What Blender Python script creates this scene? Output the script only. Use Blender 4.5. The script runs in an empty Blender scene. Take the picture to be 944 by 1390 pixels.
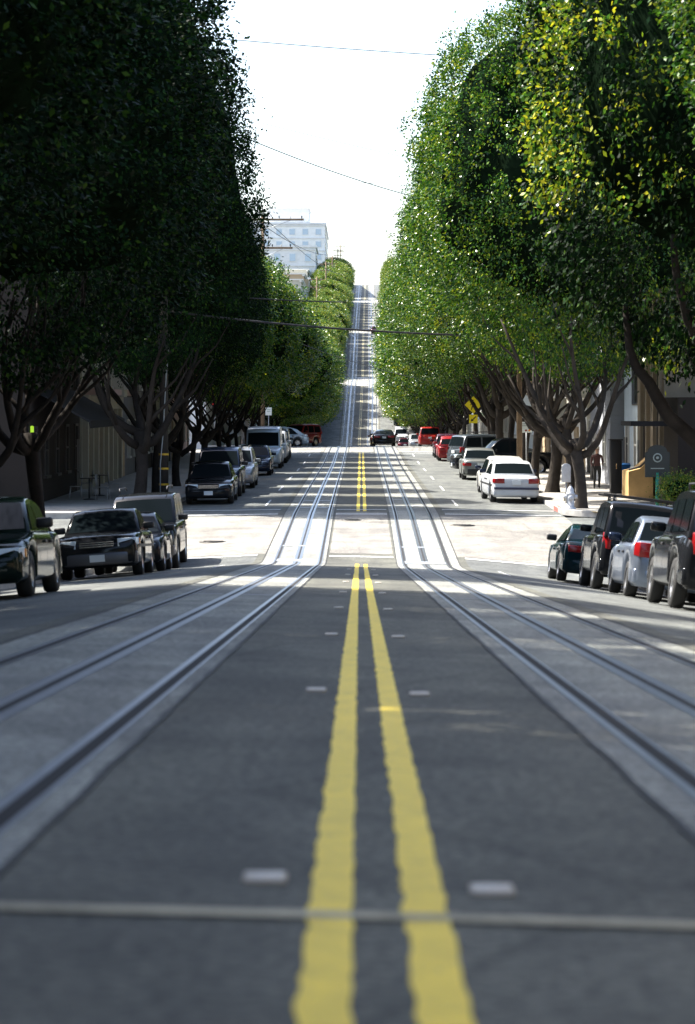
import bpy, bmesh, math, random
from mathutils import Vector, Matrix
R = math.radians
S = bpy.context.scene
C = S.collection

# ------------------------------------------------------------------ camera, sky, sun, exposure
cam = bpy.data.cameras.new('camera')
cam.sensor_fit = 'HORIZONTAL'; cam.sensor_width = 36.0
cam.lens = 36.0*3500/944
cam.shift_x = -15/944; cam.shift_y = -145/944
cam.clip_start = 0.1; cam.clip_end = 6000
cam.dof.use_dof = True; cam.dof.focus_distance = 125; cam.dof.aperture_fstop = 5.2
camo = bpy.data.objects.new('camera', cam); C.objects.link(camo)
camo.location = (0, 0, 0); camo.rotation_euler = (R(90), 0, 0)
S.camera = camo

SUN_EL, SUN_AZ = 54.0, 23.0           # azimuth: degrees ahead of straight left
sd = Vector((-math.cos(R(SUN_EL))*math.cos(R(SUN_AZ)), math.cos(R(SUN_EL))*math.sin(R(SUN_AZ)), math.sin(R(SUN_EL))))
w = bpy.data.worlds.new('World'); S.world = w; w.use_nodes = True
nt = w.node_tree; bg = nt.nodes['Background']
sky = nt.nodes.new('ShaderNodeTexSky'); sky.sky_type = 'NISHITA'; sky.sun_disc = False
sky.sun_elevation = R(SUN_EL); sky.sun_rotation = math.atan2(sd.x, sd.y)
sky.air_density = 1.0; sky.dust_density = 2.5; sky.ozone_density = 1.0
nt.links.new(sky.outputs[0], bg.inputs[0]); bg.inputs[1].default_value = 0.14
sl = bpy.data.lights.new('sun', 'SUN'); sl.energy = 5.0; sl.angle = R(0.5); sl.color = (1.0, 0.95, 0.86)
slo = bpy.data.objects.new('sun', sl); C.objects.link(slo); slo.location = sd*300
slo.rotation_euler = sd.to_track_quat('Z', 'Y').to_euler()
S.view_settings.view_transform = 'Standard'; S.view_settings.look = 'None'
S.view_settings.exposure = 1.7; S.view_settings.gamma = 1.0
HAZE = 0
S.cycles.volume_bounces = 0; S.cycles.max_bounces = 6; S.cycles.transparent_max_bounces = 8

# ------------------------------------------------------------------ ground profile (metres, camera at 0,0,0)
PTS = [(-60, 2.15), (0, -.8), (62.3, -3.86), (80.5, -3.38), (105, -3.29), (142, -3.25), (166, -2.98), (182, -2.87), (240, -4.05),
       (290, -5.2), (321, -4.77), (376, 3.1), (394, 4.0), (491, 13.9), (509, 14.8), (601, 24.1), (619, 25.0), (700, 32.8),
       (712, 33.0), (800, 24), (1300, -10), (3000, -40)]
def lin(pts, x):
    if x <= pts[0][0]: return pts[0][1] + (x-pts[0][0])*0
    for (a, za), (b, zb) in zip(pts, pts[1:]):
        if x <= b: return za + (zb-za)*(x-a)/(b-a)
    return pts[-1][1]
def gz(D):
    r = 1.2 if D < 90 else 3.0
    return sum(lin(PTS, D+k*r/2) for k in (-2, -1, 0, 1, 2))/5
CTR = [(0, .04), (56, .06), (80, .09), (182, .2), (321, .1), (385, .6), (500, .93), (700, 1.8), (1300, 4)]
def ctr(D): return lin(CTR, D)
def sm(a, b, x):
    t = min(1, max(0, (x-a)/(b-a))); return t*t*(3-2*t)
def cross(u, D):
    wn = 1-sm(54, 80, D)
    uu = min(abs(u), 12)
    if u > 0: z = -(.03*uu + .095*max(0, uu-2.6))*wn
    else: z = (.025*uu - .10*max(0, uu-2.6))*wn
    return z - .015*max(0, uu-2.6)*(1-wn)
def RZ(u, D): return gz(D)+cross(u, D)
SW = 6.3       # kerb
def P(u, D, h=0.0):
    """point h metres above the road or pavement surface"""
    return Vector((u+ctr(D), D, RZ(u, D)+h))
def PS(u, D, h=0.0): return Vector((u+ctr(D), D, RZ(math.copysign(SW, u), D)+.14+h))
def drange(a, b):
    out = []; x = a
    while x < b-1e-6:
        out.append(x); x += .5 if x < 90 else (1.0 if x < 200 else 3.0)
        x = round(x, 3)
    out.append(b); return out

# ------------------------------------------------------------------ materials
MATS = {}
def mat(name, col, rough=.6, metal=0, var=.0, vscale=3.0, bump=0, bscale=40, spec=.5, emit=None, estr=0, coat=0, col2=None):
    if name in MATS: return MATS[name]
    m = bpy.data.materials.new(name); m.use_nodes = True; MATS[name] = m
    n = m.node_tree; b = n.nodes['Principled BSDF']
    b.inputs['Base Color'].default_value = (*col, 1); b.inputs['Roughness'].default_value = rough
    b.inputs['Metallic'].default_value = metal; b.inputs['Specular IOR Level'].default_value = spec
    if coat: b.inputs['Coat Weight'].default_value = coat; b.inputs['Coat Roughness'].default_value = .04
    if emit: b.inputs['Emission Color'].default_value = (*emit, 1); b.inputs['Emission Strength'].default_value = estr
    if var or bump:
        tc = n.nodes.new('ShaderNodeTexCoord')
    if var:
        nz = n.nodes.new('ShaderNodeTexNoise'); nz.inputs['Scale'].default_value = vscale; nz.inputs['Detail'].default_value = 6
        nz.inputs['Roughness'].default_value = .65
        n.links.new(tc.outputs['Object'], nz.inputs['Vector'])
        r = n.nodes.new('ShaderNodeValToRGB'); r.color_ramp.elements[0].position = .32; r.color_ramp.elements[1].position = .68
        c2 = col2 or tuple(c*(1+var) for c in col)
        r.color_ramp.elements[0].color = (*[c*(1-var) for c in col], 1); r.color_ramp.elements[1].color = (*c2, 1)
        n.links.new(nz.outputs[0], r.inputs[0]); n.links.new(r.outputs[0], b.inputs['Base Color'])
    if bump:
        nb = n.nodes.new('ShaderNodeTexNoise'); nb.inputs['Scale'].default_value = bscale; nb.inputs['Detail'].default_value = 5
        n.links.new(tc.outputs['Object'], nb.inputs['Vector'])
        bp = n.nodes.new('ShaderNodeBump'); bp.inputs['Strength'].default_value = bump; bp.inputs['Distance'].default_value = .02
        n.links.new(nb.outputs[0], bp.inputs['Height']); n.links.new(bp.outputs[0], b.inputs['Normal'])
    return m

def asphalt_mat(name, base, crack=.4):
    m = mat(name, base, rough=.78, spec=.35)
    n = m.node_tree; b = n.nodes['Principled BSDF']; L = n.links
    tc = n.nodes.new('ShaderNodeTexCoord')
    def noise(sc, det=4, vec=None):
        q = n.nodes.new('ShaderNodeTexNoise'); q.inputs['Scale'].default_value = sc; q.inputs['Detail'].default_value = det
        L.new(vec or tc.outputs['Object'], q.inputs['Vector']); return q.outputs[0]
    def ramp(src, p0, c0, p1, c1):
        r = n.nodes.new('ShaderNodeValToRGB'); e = r.color_ramp.elements
        e[0].position = p0; e[0].color = (*c0, 1); e[1].position = p1; e[1].color = (*c1, 1); L.new(src, r.inputs[0]); return r.outputs[0]
    def mul(a, c, f=1.0):
        x = n.nodes.new('ShaderNodeMix'); x.data_type = 'RGBA'; x.blend_type = 'MULTIPLY'; x.inputs[0].default_value = f
        L.new(a, x.inputs[6]); L.new(c, x.inputs[7]); return x.outputs[2]
    mp = n.nodes.new('ShaderNodeMapping'); mp.inputs['Scale'].default_value = (1.0, .12, 1.0); L.new(tc.outputs['Object'], mp.inputs[0])
    g = ramp(noise(90, 3), .3, (.55, .56, .58), .75, (1.5, 1.48, 1.42))
    g2 = ramp(noise(1.3, 6), .3, (.8, .8, .8), .7, (1.2, 1.2, 1.2))
    g3 = ramp(noise(2.2, 4, mp.outputs[0]), .35, (.82, .82, .84), .7, (1.14, 1.14, 1.12))
    base_c = n.nodes.new('ShaderNodeRGB'); base_c.outputs[0].default_value = (*base, 1)
    c = mul(mul(mul(base_c.outputs[0], g), g2), g3)
    vo = n.nodes.new('ShaderNodeTexVoronoi'); vo.feature = 'DISTANCE_TO_EDGE'; vo.inputs['Scale'].default_value = .35
    wob = n.nodes.new('ShaderNodeMix'); wob.data_type = 'RGBA'; wob.inputs[0].default_value = .12
    nv = n.nodes.new('ShaderNodeTexNoise'); nv.inputs['Scale'].default_value = 1.4; nv.inputs['Detail'].default_value = 5
    L.new(tc.outputs['Object'], nv.inputs['Vector']); L.new(tc.outputs['Object'], wob.inputs[6]); L.new(nv.outputs[1], wob.inputs[7])
    L.new(wob.outputs[2], vo.inputs['Vector'])
    ck = ramp(vo.outputs[0], .004, (.35, .35, .35), .012, (1, 1, 1))
    c = mul(c, ck, crack)
    c = mul(c, ramp(noise(28, 2), .40, (.68, .68, .68), .62, (1.38, 1.37, 1.34)))
    c = mul(c, ramp(noise(.45, 3), .44, (.80, .80, .82), .50, (1.05, 1.05, 1.05)), .8)
    L.new(c, b.inputs['Base Color'])
    bp = n.nodes.new('ShaderNodeBump'); bp.inputs['Strength'].default_value = .35; bp.inputs['Distance'].default_value = .01
    L.new(noise(120, 3), bp.inputs['Height']); L.new(bp.outputs[0], b.inputs['Normal'])
    return m

M_asph = asphalt_mat('asphalt', (.098, .099, .084))
M_asph2 = asphalt_mat('side_lane_asphalt', (.115, .122, .118))
M_slab = asphalt_mat('track_concrete', (.235, .24, .22), .25)
M_cross = asphalt_mat('intersection_concrete', (.21, .20, .18), .3)
M_walk = mat('pavement_concrete', (.27, .255, .23), .85, var=.18, vscale=1.5, bump=.2)
M_kerb = mat('kerb_concrete', (.34, .33, .31), .8, var=.2, vscale=4)
M_yel = mat('yellow_road_paint', (.88, .63, .025), .6, var=.15, vscale=9, bump=.2)
def wear(m, thr, dark):
    n = m.node_tree; b = n.nodes['Principled BSDF']; L = n.links; src = b.inputs['Base Color'].links[0].from_socket
    tc = n.nodes.new('ShaderNodeTexCoord'); q = n.nodes.new('ShaderNodeTexNoise'); q.inputs['Scale'].default_value = 24; q.inputs['Detail'].default_value = 8; q.inputs['Roughness'].default_value = .8
    L.new(tc.outputs['Object'], q.inputs['Vector']); r = n.nodes.new('ShaderNodeValToRGB'); r.color_ramp.elements[0].position = thr; r.color_ramp.elements[1].position = thr+.05
    L.new(q.outputs[0], r.inputs[0]); x = n.nodes.new('ShaderNodeMix'); x.data_type = 'RGBA'; L.new(r.outputs[0], x.inputs[0]); L.new(src, x.inputs[6]); x.inputs[7].default_value = (*dark, 1); L.new(x.outputs[2], b.inputs['Base Color'])
wear(M_yel, .60, (.22, .19, .07))
M_wht = mat('white_road_paint', (.62, .62, .60), .6, var=.25, vscale=8)
M_pale = mat('pale_line', (.40, .37, .27), .9, var=.4, vscale=5)
M_steel = mat('polished_steel', (.34, .35, .37), .34, 1.0, var=.15, vscale=5)
M_groove = mat('dark_groove', (.012, .012, .014), .9)
M_joint = mat('tar_joint', (.018, .017, .016), .7)
M_iron = mat('cast_iron', (.07, .065, .06), .55, .6, var=.2, vscale=12)
M_plate = mat('galvanised_plate', (.42, .44, .46), .45, .7, var=.15, vscale=3)
M_ground = mat('hill_ground', (.09, .085, .07), .95, var=.3, vscale=.1)
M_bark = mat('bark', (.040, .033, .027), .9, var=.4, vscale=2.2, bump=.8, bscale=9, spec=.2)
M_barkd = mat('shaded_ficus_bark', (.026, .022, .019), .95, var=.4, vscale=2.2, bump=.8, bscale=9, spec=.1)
M_refl = mat('reflector_ceramic', (.50, .45, .38), .5)
M_wood = mat('pole_wood', (.20, .14, .09), .85, var=.3, vscale=3, spec=.2)
M_wire = mat('wire_black', (.03, .03, .035), .6)
M_glass = mat('car_glass', (.006, .009, .011), .08, spec=.13)
M_glass.node_tree.nodes['Principled BSDF'].inputs['IOR'].default_value = 1.22
M_tyre = mat('tyre_rubber', (.018, .018, .018), .8)
M_rim = mat('alloy_rim', (.45, .46, .48), .3, .9)
M_rimd = mat('dark_rim', (.12, .12, .13), .4, .8)
M_black = mat('black_trim', (.018, .018, .02), .5)
M_chrome = mat('chrome', (.75, .76, .78), .12, 1.0)
M_lamp = mat('headlight_glass', (.60, .68, .74), .1, spec=.8)
M_amber = mat('amber_lens', (.75, .27, .03), .2)
M_red = mat('tail_lens', (.22, .006, .008), .18, spec=.6)
M_lplate = mat('licence_plate', (.62, .66, .68), .4)
M_redpaint = mat('red_kerb_paint', (.5, .09, .07), .7)

def leaf_mat(name, cols, trans, rough=.30, specl=.35):
    m = bpy.data.materials.new(name); m.use_nodes = True; MATS[name] = m
    n = m.node_tree; b = n.nodes['Principled BSDF']; L = n.links
    g = n.nodes.new('ShaderNodeNewGeometry')
    r = n.nodes.new('ShaderNodeValToRGB'); e = r.color_ramp.elements
    e[0].position = cols[0][0]; e[0].color = (*cols[0][1], 1); e[1].position = cols[1][0]; e[1].color = (*cols[1][1], 1)
    for p, c in cols[2:]:
        x = e.new(p); x.color = (*c, 1)
    L.new(g.outputs['Random Per Island'], r.inputs[0]); L.new(r.outputs[0], b.inputs['Base Color'])
    b.inputs['Roughness'].default_value = rough; b.inputs['Specular IOR Level'].default_value = specl
    t = n.nodes.new('ShaderNodeBsdfTranslucent'); L.new(r.outputs[0], t.inputs['Color'])
    mx = n.nodes.new('ShaderNodeMixShader'); mx.inputs[0].default_value = trans
    L.new(b.outputs[0], mx.inputs[1]); L.new(t.outputs[0], mx.inputs[2]); L.new(mx.outputs[0], n.nodes['Material Output'].inputs[0])
    return m
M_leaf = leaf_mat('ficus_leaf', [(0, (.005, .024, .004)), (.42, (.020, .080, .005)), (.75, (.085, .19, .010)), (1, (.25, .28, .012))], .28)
M_leafd = leaf_mat('shaded_ficus_leaf', [(0, (.002, .007, .003)), (.6, (.004, .016, .004)), (.9, (.012, .042, .006)), (1, (.045, .09, .010))], .10, .6, .07)  # darker copy of the ficus leaf, shade put into its colour
M_leafy = leaf_mat('new_growth_sunlit_leaf', [(0, (.02, .075, .012)), (.35, (.07, .17, .012)), (.65, (.24, .32, .015)), (1, (.50, .46, .02))], .42)
M_leafh = leaf_mat('hill_leaf', [(0, (.015, .06, .010)), (.4, (.05, .14, .014)), (.75, (.18, .24, .02)), (1, (.38, .34, .03))], .3)
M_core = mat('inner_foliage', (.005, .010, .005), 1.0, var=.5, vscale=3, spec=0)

def paint(name, col, rough=.25, metal=.3):
    dk = max(col) < .04
    return mat('paint_'+name, col, .13 if dk else rough, 0 if dk else metal, coat=.06 if dk else .3, spec=.2 if dk else .35, var=.04, vscale=2)

# ------------------------------------------------------------------ object helpers
def tag(o, label=None, cat=None, group=None, kind=None):
    if label: o['label'] = label
    if cat: o['category'] = cat
    if group: o['group'] = group
    if kind: o['kind'] = kind
    return o
class MB:
    def __init__(s): s.v = []; s.f = []; s.m = []; s.sm = []
    def add(s, vs, fs, mi=0, smooth=False):
        k = len(s.v); s.v += [tuple(v) for v in vs]
        for f in fs: s.f.append(tuple(i+k for i in f)); s.m.append(mi); s.sm.append(smooth)
    def box(s, x0, x1, y0, y1, z0, z1, mi=0):
        vs = [(x, y, z) for z in (z0, z1) for y in (y0, y1) for x in (x0, x1)]
        s.add(vs, [(0, 2, 3, 1), (4, 5, 7, 6), (0, 1, 5, 4), (2, 6, 7, 3), (0, 4, 6, 2), (1, 3, 7, 5)], mi)
    def tube(s, pts, rad, n=8, mi=0, cap=True, smooth=True):
        pts = [Vector(p) for p in pts]; rr = rad if isinstance(rad, (list, tuple)) else [rad]*len(pts)
        vs = []; up = Vector((0, 0, 1))
        prev = None
        for i, p in enumerate(pts):
            d = (pts[min(i+1, len(pts)-1)]-pts[max(i-1, 0)]).normalized()
            if prev is None:
                a = d.cross(up if abs(d.z) < .9 else Vector((1, 0, 0))).normalized()
            else:
                a = (prev-d*prev.dot(d)).normalized()
            prev = a; b = d.cross(a)
            for k in range(n):
                t = 2*math.pi*k/n; vs.append(p+(a*math.cos(t)+b*math.sin(t))*rr[i])
        fs = [(i*n+k, i*n+(k+1) % n, (i+1)*n+(k+1) % n, (i+1)*n+k) for i in range(len(pts)-1) for k in range(n)]
        if cap: fs += [tuple(range(n))[::-1], tuple(range((len(pts)-1)*n, len(pts)*n))]
        s.add(vs, fs, mi, smooth)
    def lathe(s, prof, n=24, axis='z', mi=0, c=(0, 0, 0), smooth=True):
        vs = []
        for r, h in prof:
            for k in range(n):
                t = 2*math.pi*k/n; a, b = r*math.cos(t), r*math.sin(t)
                v = {'z': (a, b, h), 'x': (h, a, b), 'y': (a, h, b)}[axis]
                vs.append((v[0]+c[0], v[1]+c[1], v[2]+c[2]))
        fs = [(i*n+k, i*n+(k+1) % n, (i+1)*n+(k+1) % n, (i+1)*n+k) for i in range(len(prof)-1) for k in range(n)]
        s.add(vs, fs, mi, smooth)
    def prism(s, poly, axis, a, b, mi=0):
        """poly in the two other axes, extruded along axis from a to b"""
        def mk(p, h): return {'x': (h, p[0], p[1]), 'y': (p[0], h, p[1]), 'z': (p[0], p[1], h)}[axis]
        n = len(poly); vs = [mk(p, a) for p in poly]+[mk(p, b) for p in poly]
        s.add(vs, [tuple(range(n))[::-1], tuple(range(n, 2*n))]+[(i, (i+1) % n, n+(i+1) % n, n+i) for i in range(n)], mi)
    def build(s, name, mats, parent=None, loc=None, bevel=0, bseg=2, recalc=True):
        me = bpy.data.meshes.new(name); me.from_pydata(s.v, [], s.f)
        for m in (mats if isinstance(mats, (list, tuple)) else [mats]): me.materials.append(m)
        me.polygons.foreach_set('material_index', s.m); me.polygons.foreach_set('use_smooth', s.sm)
        if recalc:
            bm = bmesh.new(); bm.from_mesh(me); bmesh.ops.recalc_face_normals(bm, faces=bm.faces)
            if bevel:
                ed = [e for e in bm.edges if len(e.link_faces) == 2 and e.calc_face_angle(0) > .5]
                bmesh.ops.bevel(bm, geom=ed, offset=bevel, segments=bseg, profile=.5, affect='EDGES', clamp_overlap=True)
                for f in bm.faces: f.smooth = True
            bm.to_mesh(me); bm.free()
        me.update()
        o = bpy.data.objects.new(name, me); C.objects.link(o)
        if parent: o.parent = parent
        if loc is not None: o.location = loc
        return o
def empty(name, loc=(0, 0, 0), rz=0, **k):
    o = bpy.data.objects.new(name, None); C.objects.link(o); o.location = loc; o.rotation_euler = (0, 0, rz); o.empty_display_size = .3
    return tag(o, **k)
def struct(o): o['kind'] = 'structure'; return o

# ------------------------------------------------------------------ sheets following the street
def sheet(us, Ds, lift, m, name, zf=RZ, cx=True, wig=None, mb=None, build=True):
    mb = mb or MB(); vs = []; nu = len(us)
    rnd = random.Random(hash(name) % 1000 if False else len(name))
    for D in Ds:
        for j, u in enumerate(us):
            du = wig(j, D) if wig else 0
            vs.append((u+du+ctr(D), D, zf(u, D)+lift))
    mb.add(vs, [(i*nu+j, i*nu+j+1, (i+1)*nu+j+1, (i+1)*nu+j) for i in range(len(Ds)-1) for j in range(nu-1)])
    return struct(mb.build(name, m, recalc=False)) if build else mb

INT = [(65, 79.5), (165.5, 179), (273, 285), (378, 392), (493, 507), (603, 617)]   # cross streets, kerb to kerb
BLK = [(-40, 65), (79.5, 165.5), (179, 273), (285, 378), (392, 493), (507, 603), (617, 760)]
DS = drange(-40, 760)
# far ground
def gground(u, D): return RZ(u, D)-.35
g = sheet([-900, -400, -150, -60, -25, -12, -6.3, 0, 6.3, 12, 25, 60, 150, 400, 900], drange(-60, 760)[::6]+[780, 850, 1000, 1300, 2000, 3000], -.25, M_ground, 'ground')
us = [-6.3, -4.4, -2.6, -1.5, 0, 1.5, 2.6, 4.4, 6.3]
sheet([-6.3, -4.4, -2.6], DS, 0, M_asph2, 'parking_lane')
sheet([2.6, 4.4, 6.3], DS, 0, M_asph2, 'parking_lane')
sheet([-2.6, -1.5, 0, 1.5, 2.6], DS, 0, M_asph, 'roadway')
for a, b in INT:
    for s_ in (-1, 1):
        sheet([s_*x for x in (6.3, 8, 12, 20, 60, 140)][::s_], drange(a-.0, b), 0, M_asph2, 'cross_street')
    sheet([-6.3, -4.4, -2.6, -2.42], drange(a, b), .004, M_cross, 'intersection_paving')
    sheet([2.42, 2.6, 4.4, 6.3], drange(a, b), .004, M_cross, 'intersection_paving')
    sheet([-.8, 0, .8], drange(a+.5, b+2), .004, M_cross, 'intersection_paving')
# track slabs
for s_ in (-1, 1):
    sheet(sorted([s_*.86, s_*1.5, s_*2.4]), DS, .004, M_slab, 'track_slab')
    rnd = random.Random(5+s_)
    wg = {}
    def wig(j, D, wg=wg, rnd=rnd):
        return wg.setdefault((j, D), rnd.uniform(-.008, .008)) if D < 60 else 0
    sheet([s_*.86-.012, s_*.86+.012], DS, .008, M_joint, 'tar_joint', wig=wig)
    sheet([s_*2.4-.012, s_*2.4+.012], DS, .008, M_joint, 'tar_joint', wig=wig)
# rails and cable slots
def rails(sgn, D0, D1, shift=None, tagname=True):
    Ds = [d for d in DS if D0 <= d <= D1]
    wg = shift
    for c0, kind in ((1.03, 'rail'), (1.56, 'slot'), (2.10, 'rail')):
        c0 *= sgn
        far = D0 > 60
        if kind == 'rail':
            sheet([c0-.036, c0+.002], Ds, .008, M_steel, 'track_rail', wig=wg)
            sheet([c0+.003, c0+.062], Ds, .008, M_groove, 'rail_groove', wig=wg)
            sheet([c0+.063, c0+.080], Ds, .008, M_steel, 'rail_lip', wig=wg)
        else:
            sheet([c0-.090, c0-.022], Ds, .008, M_steel, 'slot_rail', wig=wg)
            sheet([c0-.021, c0+.021], Ds, .010, M_groove, 'cable_slot', wig=wg)
            sheet([c0+.022, c0+.090], Ds, .008, M_steel, 'slot_rail', wig=wg)
rails(-1, -40, 760); rails(1, -40, 760)
# curved track swinging in from the left cross street on the far hill
for k_, off in ((0, -1.5), (1, -3.0)):
    mb = MB(); vs = []
    for i in range(25):
        t = i/24; D = 455+40*t; u = off-(0 if t < .55 else ((t-.55)/.45)**2.2*(7-off*0))
        for e in (-.08, .08): vs.append(P(u+e, D, .012))
    mb.add(vs, [(2*i, 2*i+1, 2*i+3, 2*i+2) for i in range(24)])
    struct(mb.build('curved_rail', M_steel, recalc=False))
# cover plates and cross bars of the cable channel
def crossbar(sgn, D, ln, m, name, u0=1.06, u1=2.07):
    us_ = [sgn*u0, sgn*u1] if sgn > 0 else [sgn*u1, sgn*u0]
    sheet(us_, [D, D+ln], .012, m, name)
for s_ in (-1, 1):
    crossbar(s_, 62.6, .9, M_plate, 'cover_plate')
    crossbar(s_, 67.5, .35, M_plate, 'cover_plate')
    for D in (31.0, 41, 52, 84.5, 90, 111, 128, 150):
        crossbar(s_, D+(1 if s_ > 0 else 0), .10 if D < 60 else .28, M_plate, 'cross_bar', 1.10, 1.45)
        crossbar(s_, D+(1 if s_ > 0 else 0), .10 if D < 60 else .28, M_plate, 'cross_bar', 1.68, 2.04)
# double yellow line, broken at the intersections
rnd = random.Random(11)
M_yelf = mat('faded_yellow_paint', (.34, .30, .17), .7, var=.2)
for a, b in [(-40, 62.0), (82, 163.5), (181, 271), (287, 376), (394, 491), (509, 601), (619, 755)]:
    Dn = [round(a+i*.09, 3) for i in range(int((min(b, 26)-a)/.09))] if a < 0 else []
    for s_ in (-1, 1):
        w1 = .055 if a < 300 else .075
        if a < 0:
            # coarse behind, wavy worn edges near the camera; heights come from the same rows as the road
            rows = [d for d in DS if a <= d <= b]
            fine = []
            for d0, d1 in zip(rows, rows[1:]):
                n = 6 if 2 < d0 < 40 else 1
                for k in range(n): fine.append((d0+(d1-d0)*k/n, d0, d1))
            fine.append((rows[-1], rows[-2], rows[-1]))
            mb = MB(); vs = []
            ph = [rnd.uniform(0, 6) for _ in range(4)]
            for d, d0, d1 in fine:
                t = (d-d0)/(d1-d0)
                ww = .5*(math.sin(d*7.3+ph[0])+math.sin(d*11.9+ph[1]))*.004+rnd.uniform(-.0055, .0055)
                for e in (-1, 1):
                    z = (RZ(s_*.1, d0)*(1-t)+RZ(s_*.1, d1)*t)
                    vs.append((s_*.1+e*w1*.84+ww*(1 if e < 0 else .6)+ctr(d), d, z+.006))
            mb.add(vs, [(2*i, 2*i+1, 2*i+3, 2*i+2) for i in range(len(fine)-1)])
            struct(mb.build('yellow_line', M_yel, recalc=False))
        else:
            sheet([s_*.105-w1, s_*.105+w1], [d for d in DS if a <= d <= b], .006, M_yel if a < 200 else M_yelf, 'yellow_line')
# white dashes at the edge of the traffic lane
for s_ in (-1, 1):
    for D0 in [55.5, 58] + list(range(86, 160, 14))+list(range(188, 265, 14)):
        sheet([s_*3.2-.035, s_*3.2+.035] , [D0, D0+.5, D0+1, D0+1.5, D0+2.0] if D0 < 80 else [D0+q_ for q_ in range(6)], .009, M_wht, 'lane_dash')
# pale line across the near road, then crosswalk lines
for D, wd in ((5.28, .09),):
    sheet([-2.4, -1.5, 0, 1.5, 2.4], [D, D+.03, D+wd-.03, D+wd], .0075, M_pale, 'worn_cross_line')
for a, b in INT:
    for D in (a-3.6, a-.6, b+.5, b+3.4):
        for (u0, u1) in ((-6.2, -2.6), (2.6, 6.2), (-.8, .8)):
            if a < 100 and D < 64: continue
            w_ = .30 if a < 300 else 1.0
            sheet([u0, u1], [D, D+w_], .013, M_wht, 'crosswalk_line')

# pavements, one per block and side, with rounded corners
def pavement(side, a, b):
    rad = 3.0; ins = []
    outer = 10.75
    def edge(D):
        k = 0
        if a > 0 and D < a+rad: t = (a+rad-D)/rad; k = rad*(1-math.sqrt(max(0, 1-t*t)))
        if b < 700 and D > b-rad: t = (D-(b-rad))/rad; k = rad*(1-math.sqrt(max(0, 1-t*t)))
        return SW+k
    Ds = sorted(set([d for d in DS if a < d < b]+[a+rad*x for x in (0, .03, .1, .2, .4, .7, 1)]+[b-rad*x for x in (0, .03, .1, .2, .4, .7, 1)]))
    mb = MB(); vs = []
    for D in Ds:
        e = edge(D); z = RZ(side*SW, D)
        for u, dz in ((e, -.05), (e, .13), (e+.02, .14), (e+.15, .14), (e+.151, .14), (max(outer, e+.3), .14+.0)):
            vs.append((side*u+ctr(D), D, z+dz))
    n = 6
    for i in range(len(Ds)-1):
        for j in range(n-1):
            mb.add([vs[i*n+j], vs[i*n+j+1], vs[(i+1)*n+j+1], vs[(i+1)*n+j]], [(0, 1, 2, 3)], 0 if j > 3 else 1)
    for i in (0, len(Ds)-1):
        q = [vs[i*n+j] for j in range(n)]
        lo = (q[-1][0], q[-1][1], q[-1][2]-.3); l0 = (q[0][0], q[0][1], q[0][2]-.3)
        mb.add(q+[lo, l0], [tuple(range(n+2))], 1)
    struct(mb.build('pavement', [M_walk, M_kerb], recalc=False))
for a, b in BLK:
    for s_ in (-1, 1): pavement(s_, a, b)
# red painted kerb piece and yellow kerb ramp on the right corner
mb = MB(); D = 80.6
mb.add([P(SW+.85, 80.25, .147), P(SW+1.9, 79.75, .147), P(SW+2.3, 80.6, .147), P(SW+1.25, 81.1, .147)], [(0, 1, 2, 3)])
struct(mb.build('yellow_kerb_ramp', mat('ramp_yellow', (.62, .40, .03), .7, var=.1), recalc=False))
mb = MB()
for k in range(6):
    d0 = 82.6+k*.3
    mb.add([P(SW-.004, d0, -.0), P(SW-.004, d0+.3, -.0), P(SW-.004, d0+.3, .135), P(SW-.004, d0, .135), P(SW+.13, d0, .147), P(SW+.13, d0+.3, .147)], [(0, 1, 2, 3), (3, 2, 5, 4)])
struct(mb.build('red_kerb_paint', M_redpaint, recalc=False))
mb = MB()
mb.add([P(-SW-1.6, 79.9, .147), P(-SW-.9, 80.4, .147), P(-SW-1.3, 81.3, .147), P(-SW-2.1, 80.8, .147)], [(0, 1, 2, 3)])
struct(mb.build('yellow_kerb_ramp', MATS['ramp_yellow'], recalc=False))

# ------------------------------------------------------------------ raised reflectors beside the double yellow line
rme = None
sides = {-1: 'left', 1: 'right'}
ordn = ['nearest', 'second nearest', 'third nearest', 'fourth nearest', 'fifth nearest', 'sixth nearest', 'seventh nearest', 'eighth nearest', 'ninth nearest', 'tenth nearest', 'eleventh nearest', 'twelfth nearest']
for s_ in (-1, 1):
    for k in range(8):
        D = 5.85+6.95*k; off = .255
        if rme is None:
            mb = MB(); mb.box(-.05, .05, -.045, .045, -.004, .013); o = mb.build('road_reflector', M_refl, bevel=.008); rme = o.data
        else:
            o = bpy.data.objects.new('road_reflector', rme); C.objects.link(o)
        o.location = P(s_*off, D - (.1 if s_ > 0 else 0), .003)
        tag(o, f'small cream raised road marker {sides[s_]} of the double yellow line, {ordn[k]} of its row', 'road marker', 'raised markers along the double yellow line')
# manhole covers
def manhole(u, D, label, r=.38):
    mb = MB(); mb.lathe([(0, .016), (r*.9, .016), (r*.9, .010), (r, .010), (r, -.01)], 28)
    for k in range(-3, 4): mb.box(-r*.7, r*.7, k*.09-.015, k*.09+.015, .0161, .021)
    o = mb.build('manhole_cover', M_iron, loc=P(u, D, .003)); tag(o, label, 'manhole cover', 'manhole covers in the roadway')
manhole(-4.0, 69.6, 'dark iron manhole cover in the left side of the first intersection')
manhole(2.95, 75.5, 'dark iron manhole cover in the sunlit right side of the first intersection')
manhole(-.3, 77.5, 'small iron manhole cover between the two tracks in the first intersection', .3)

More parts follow.
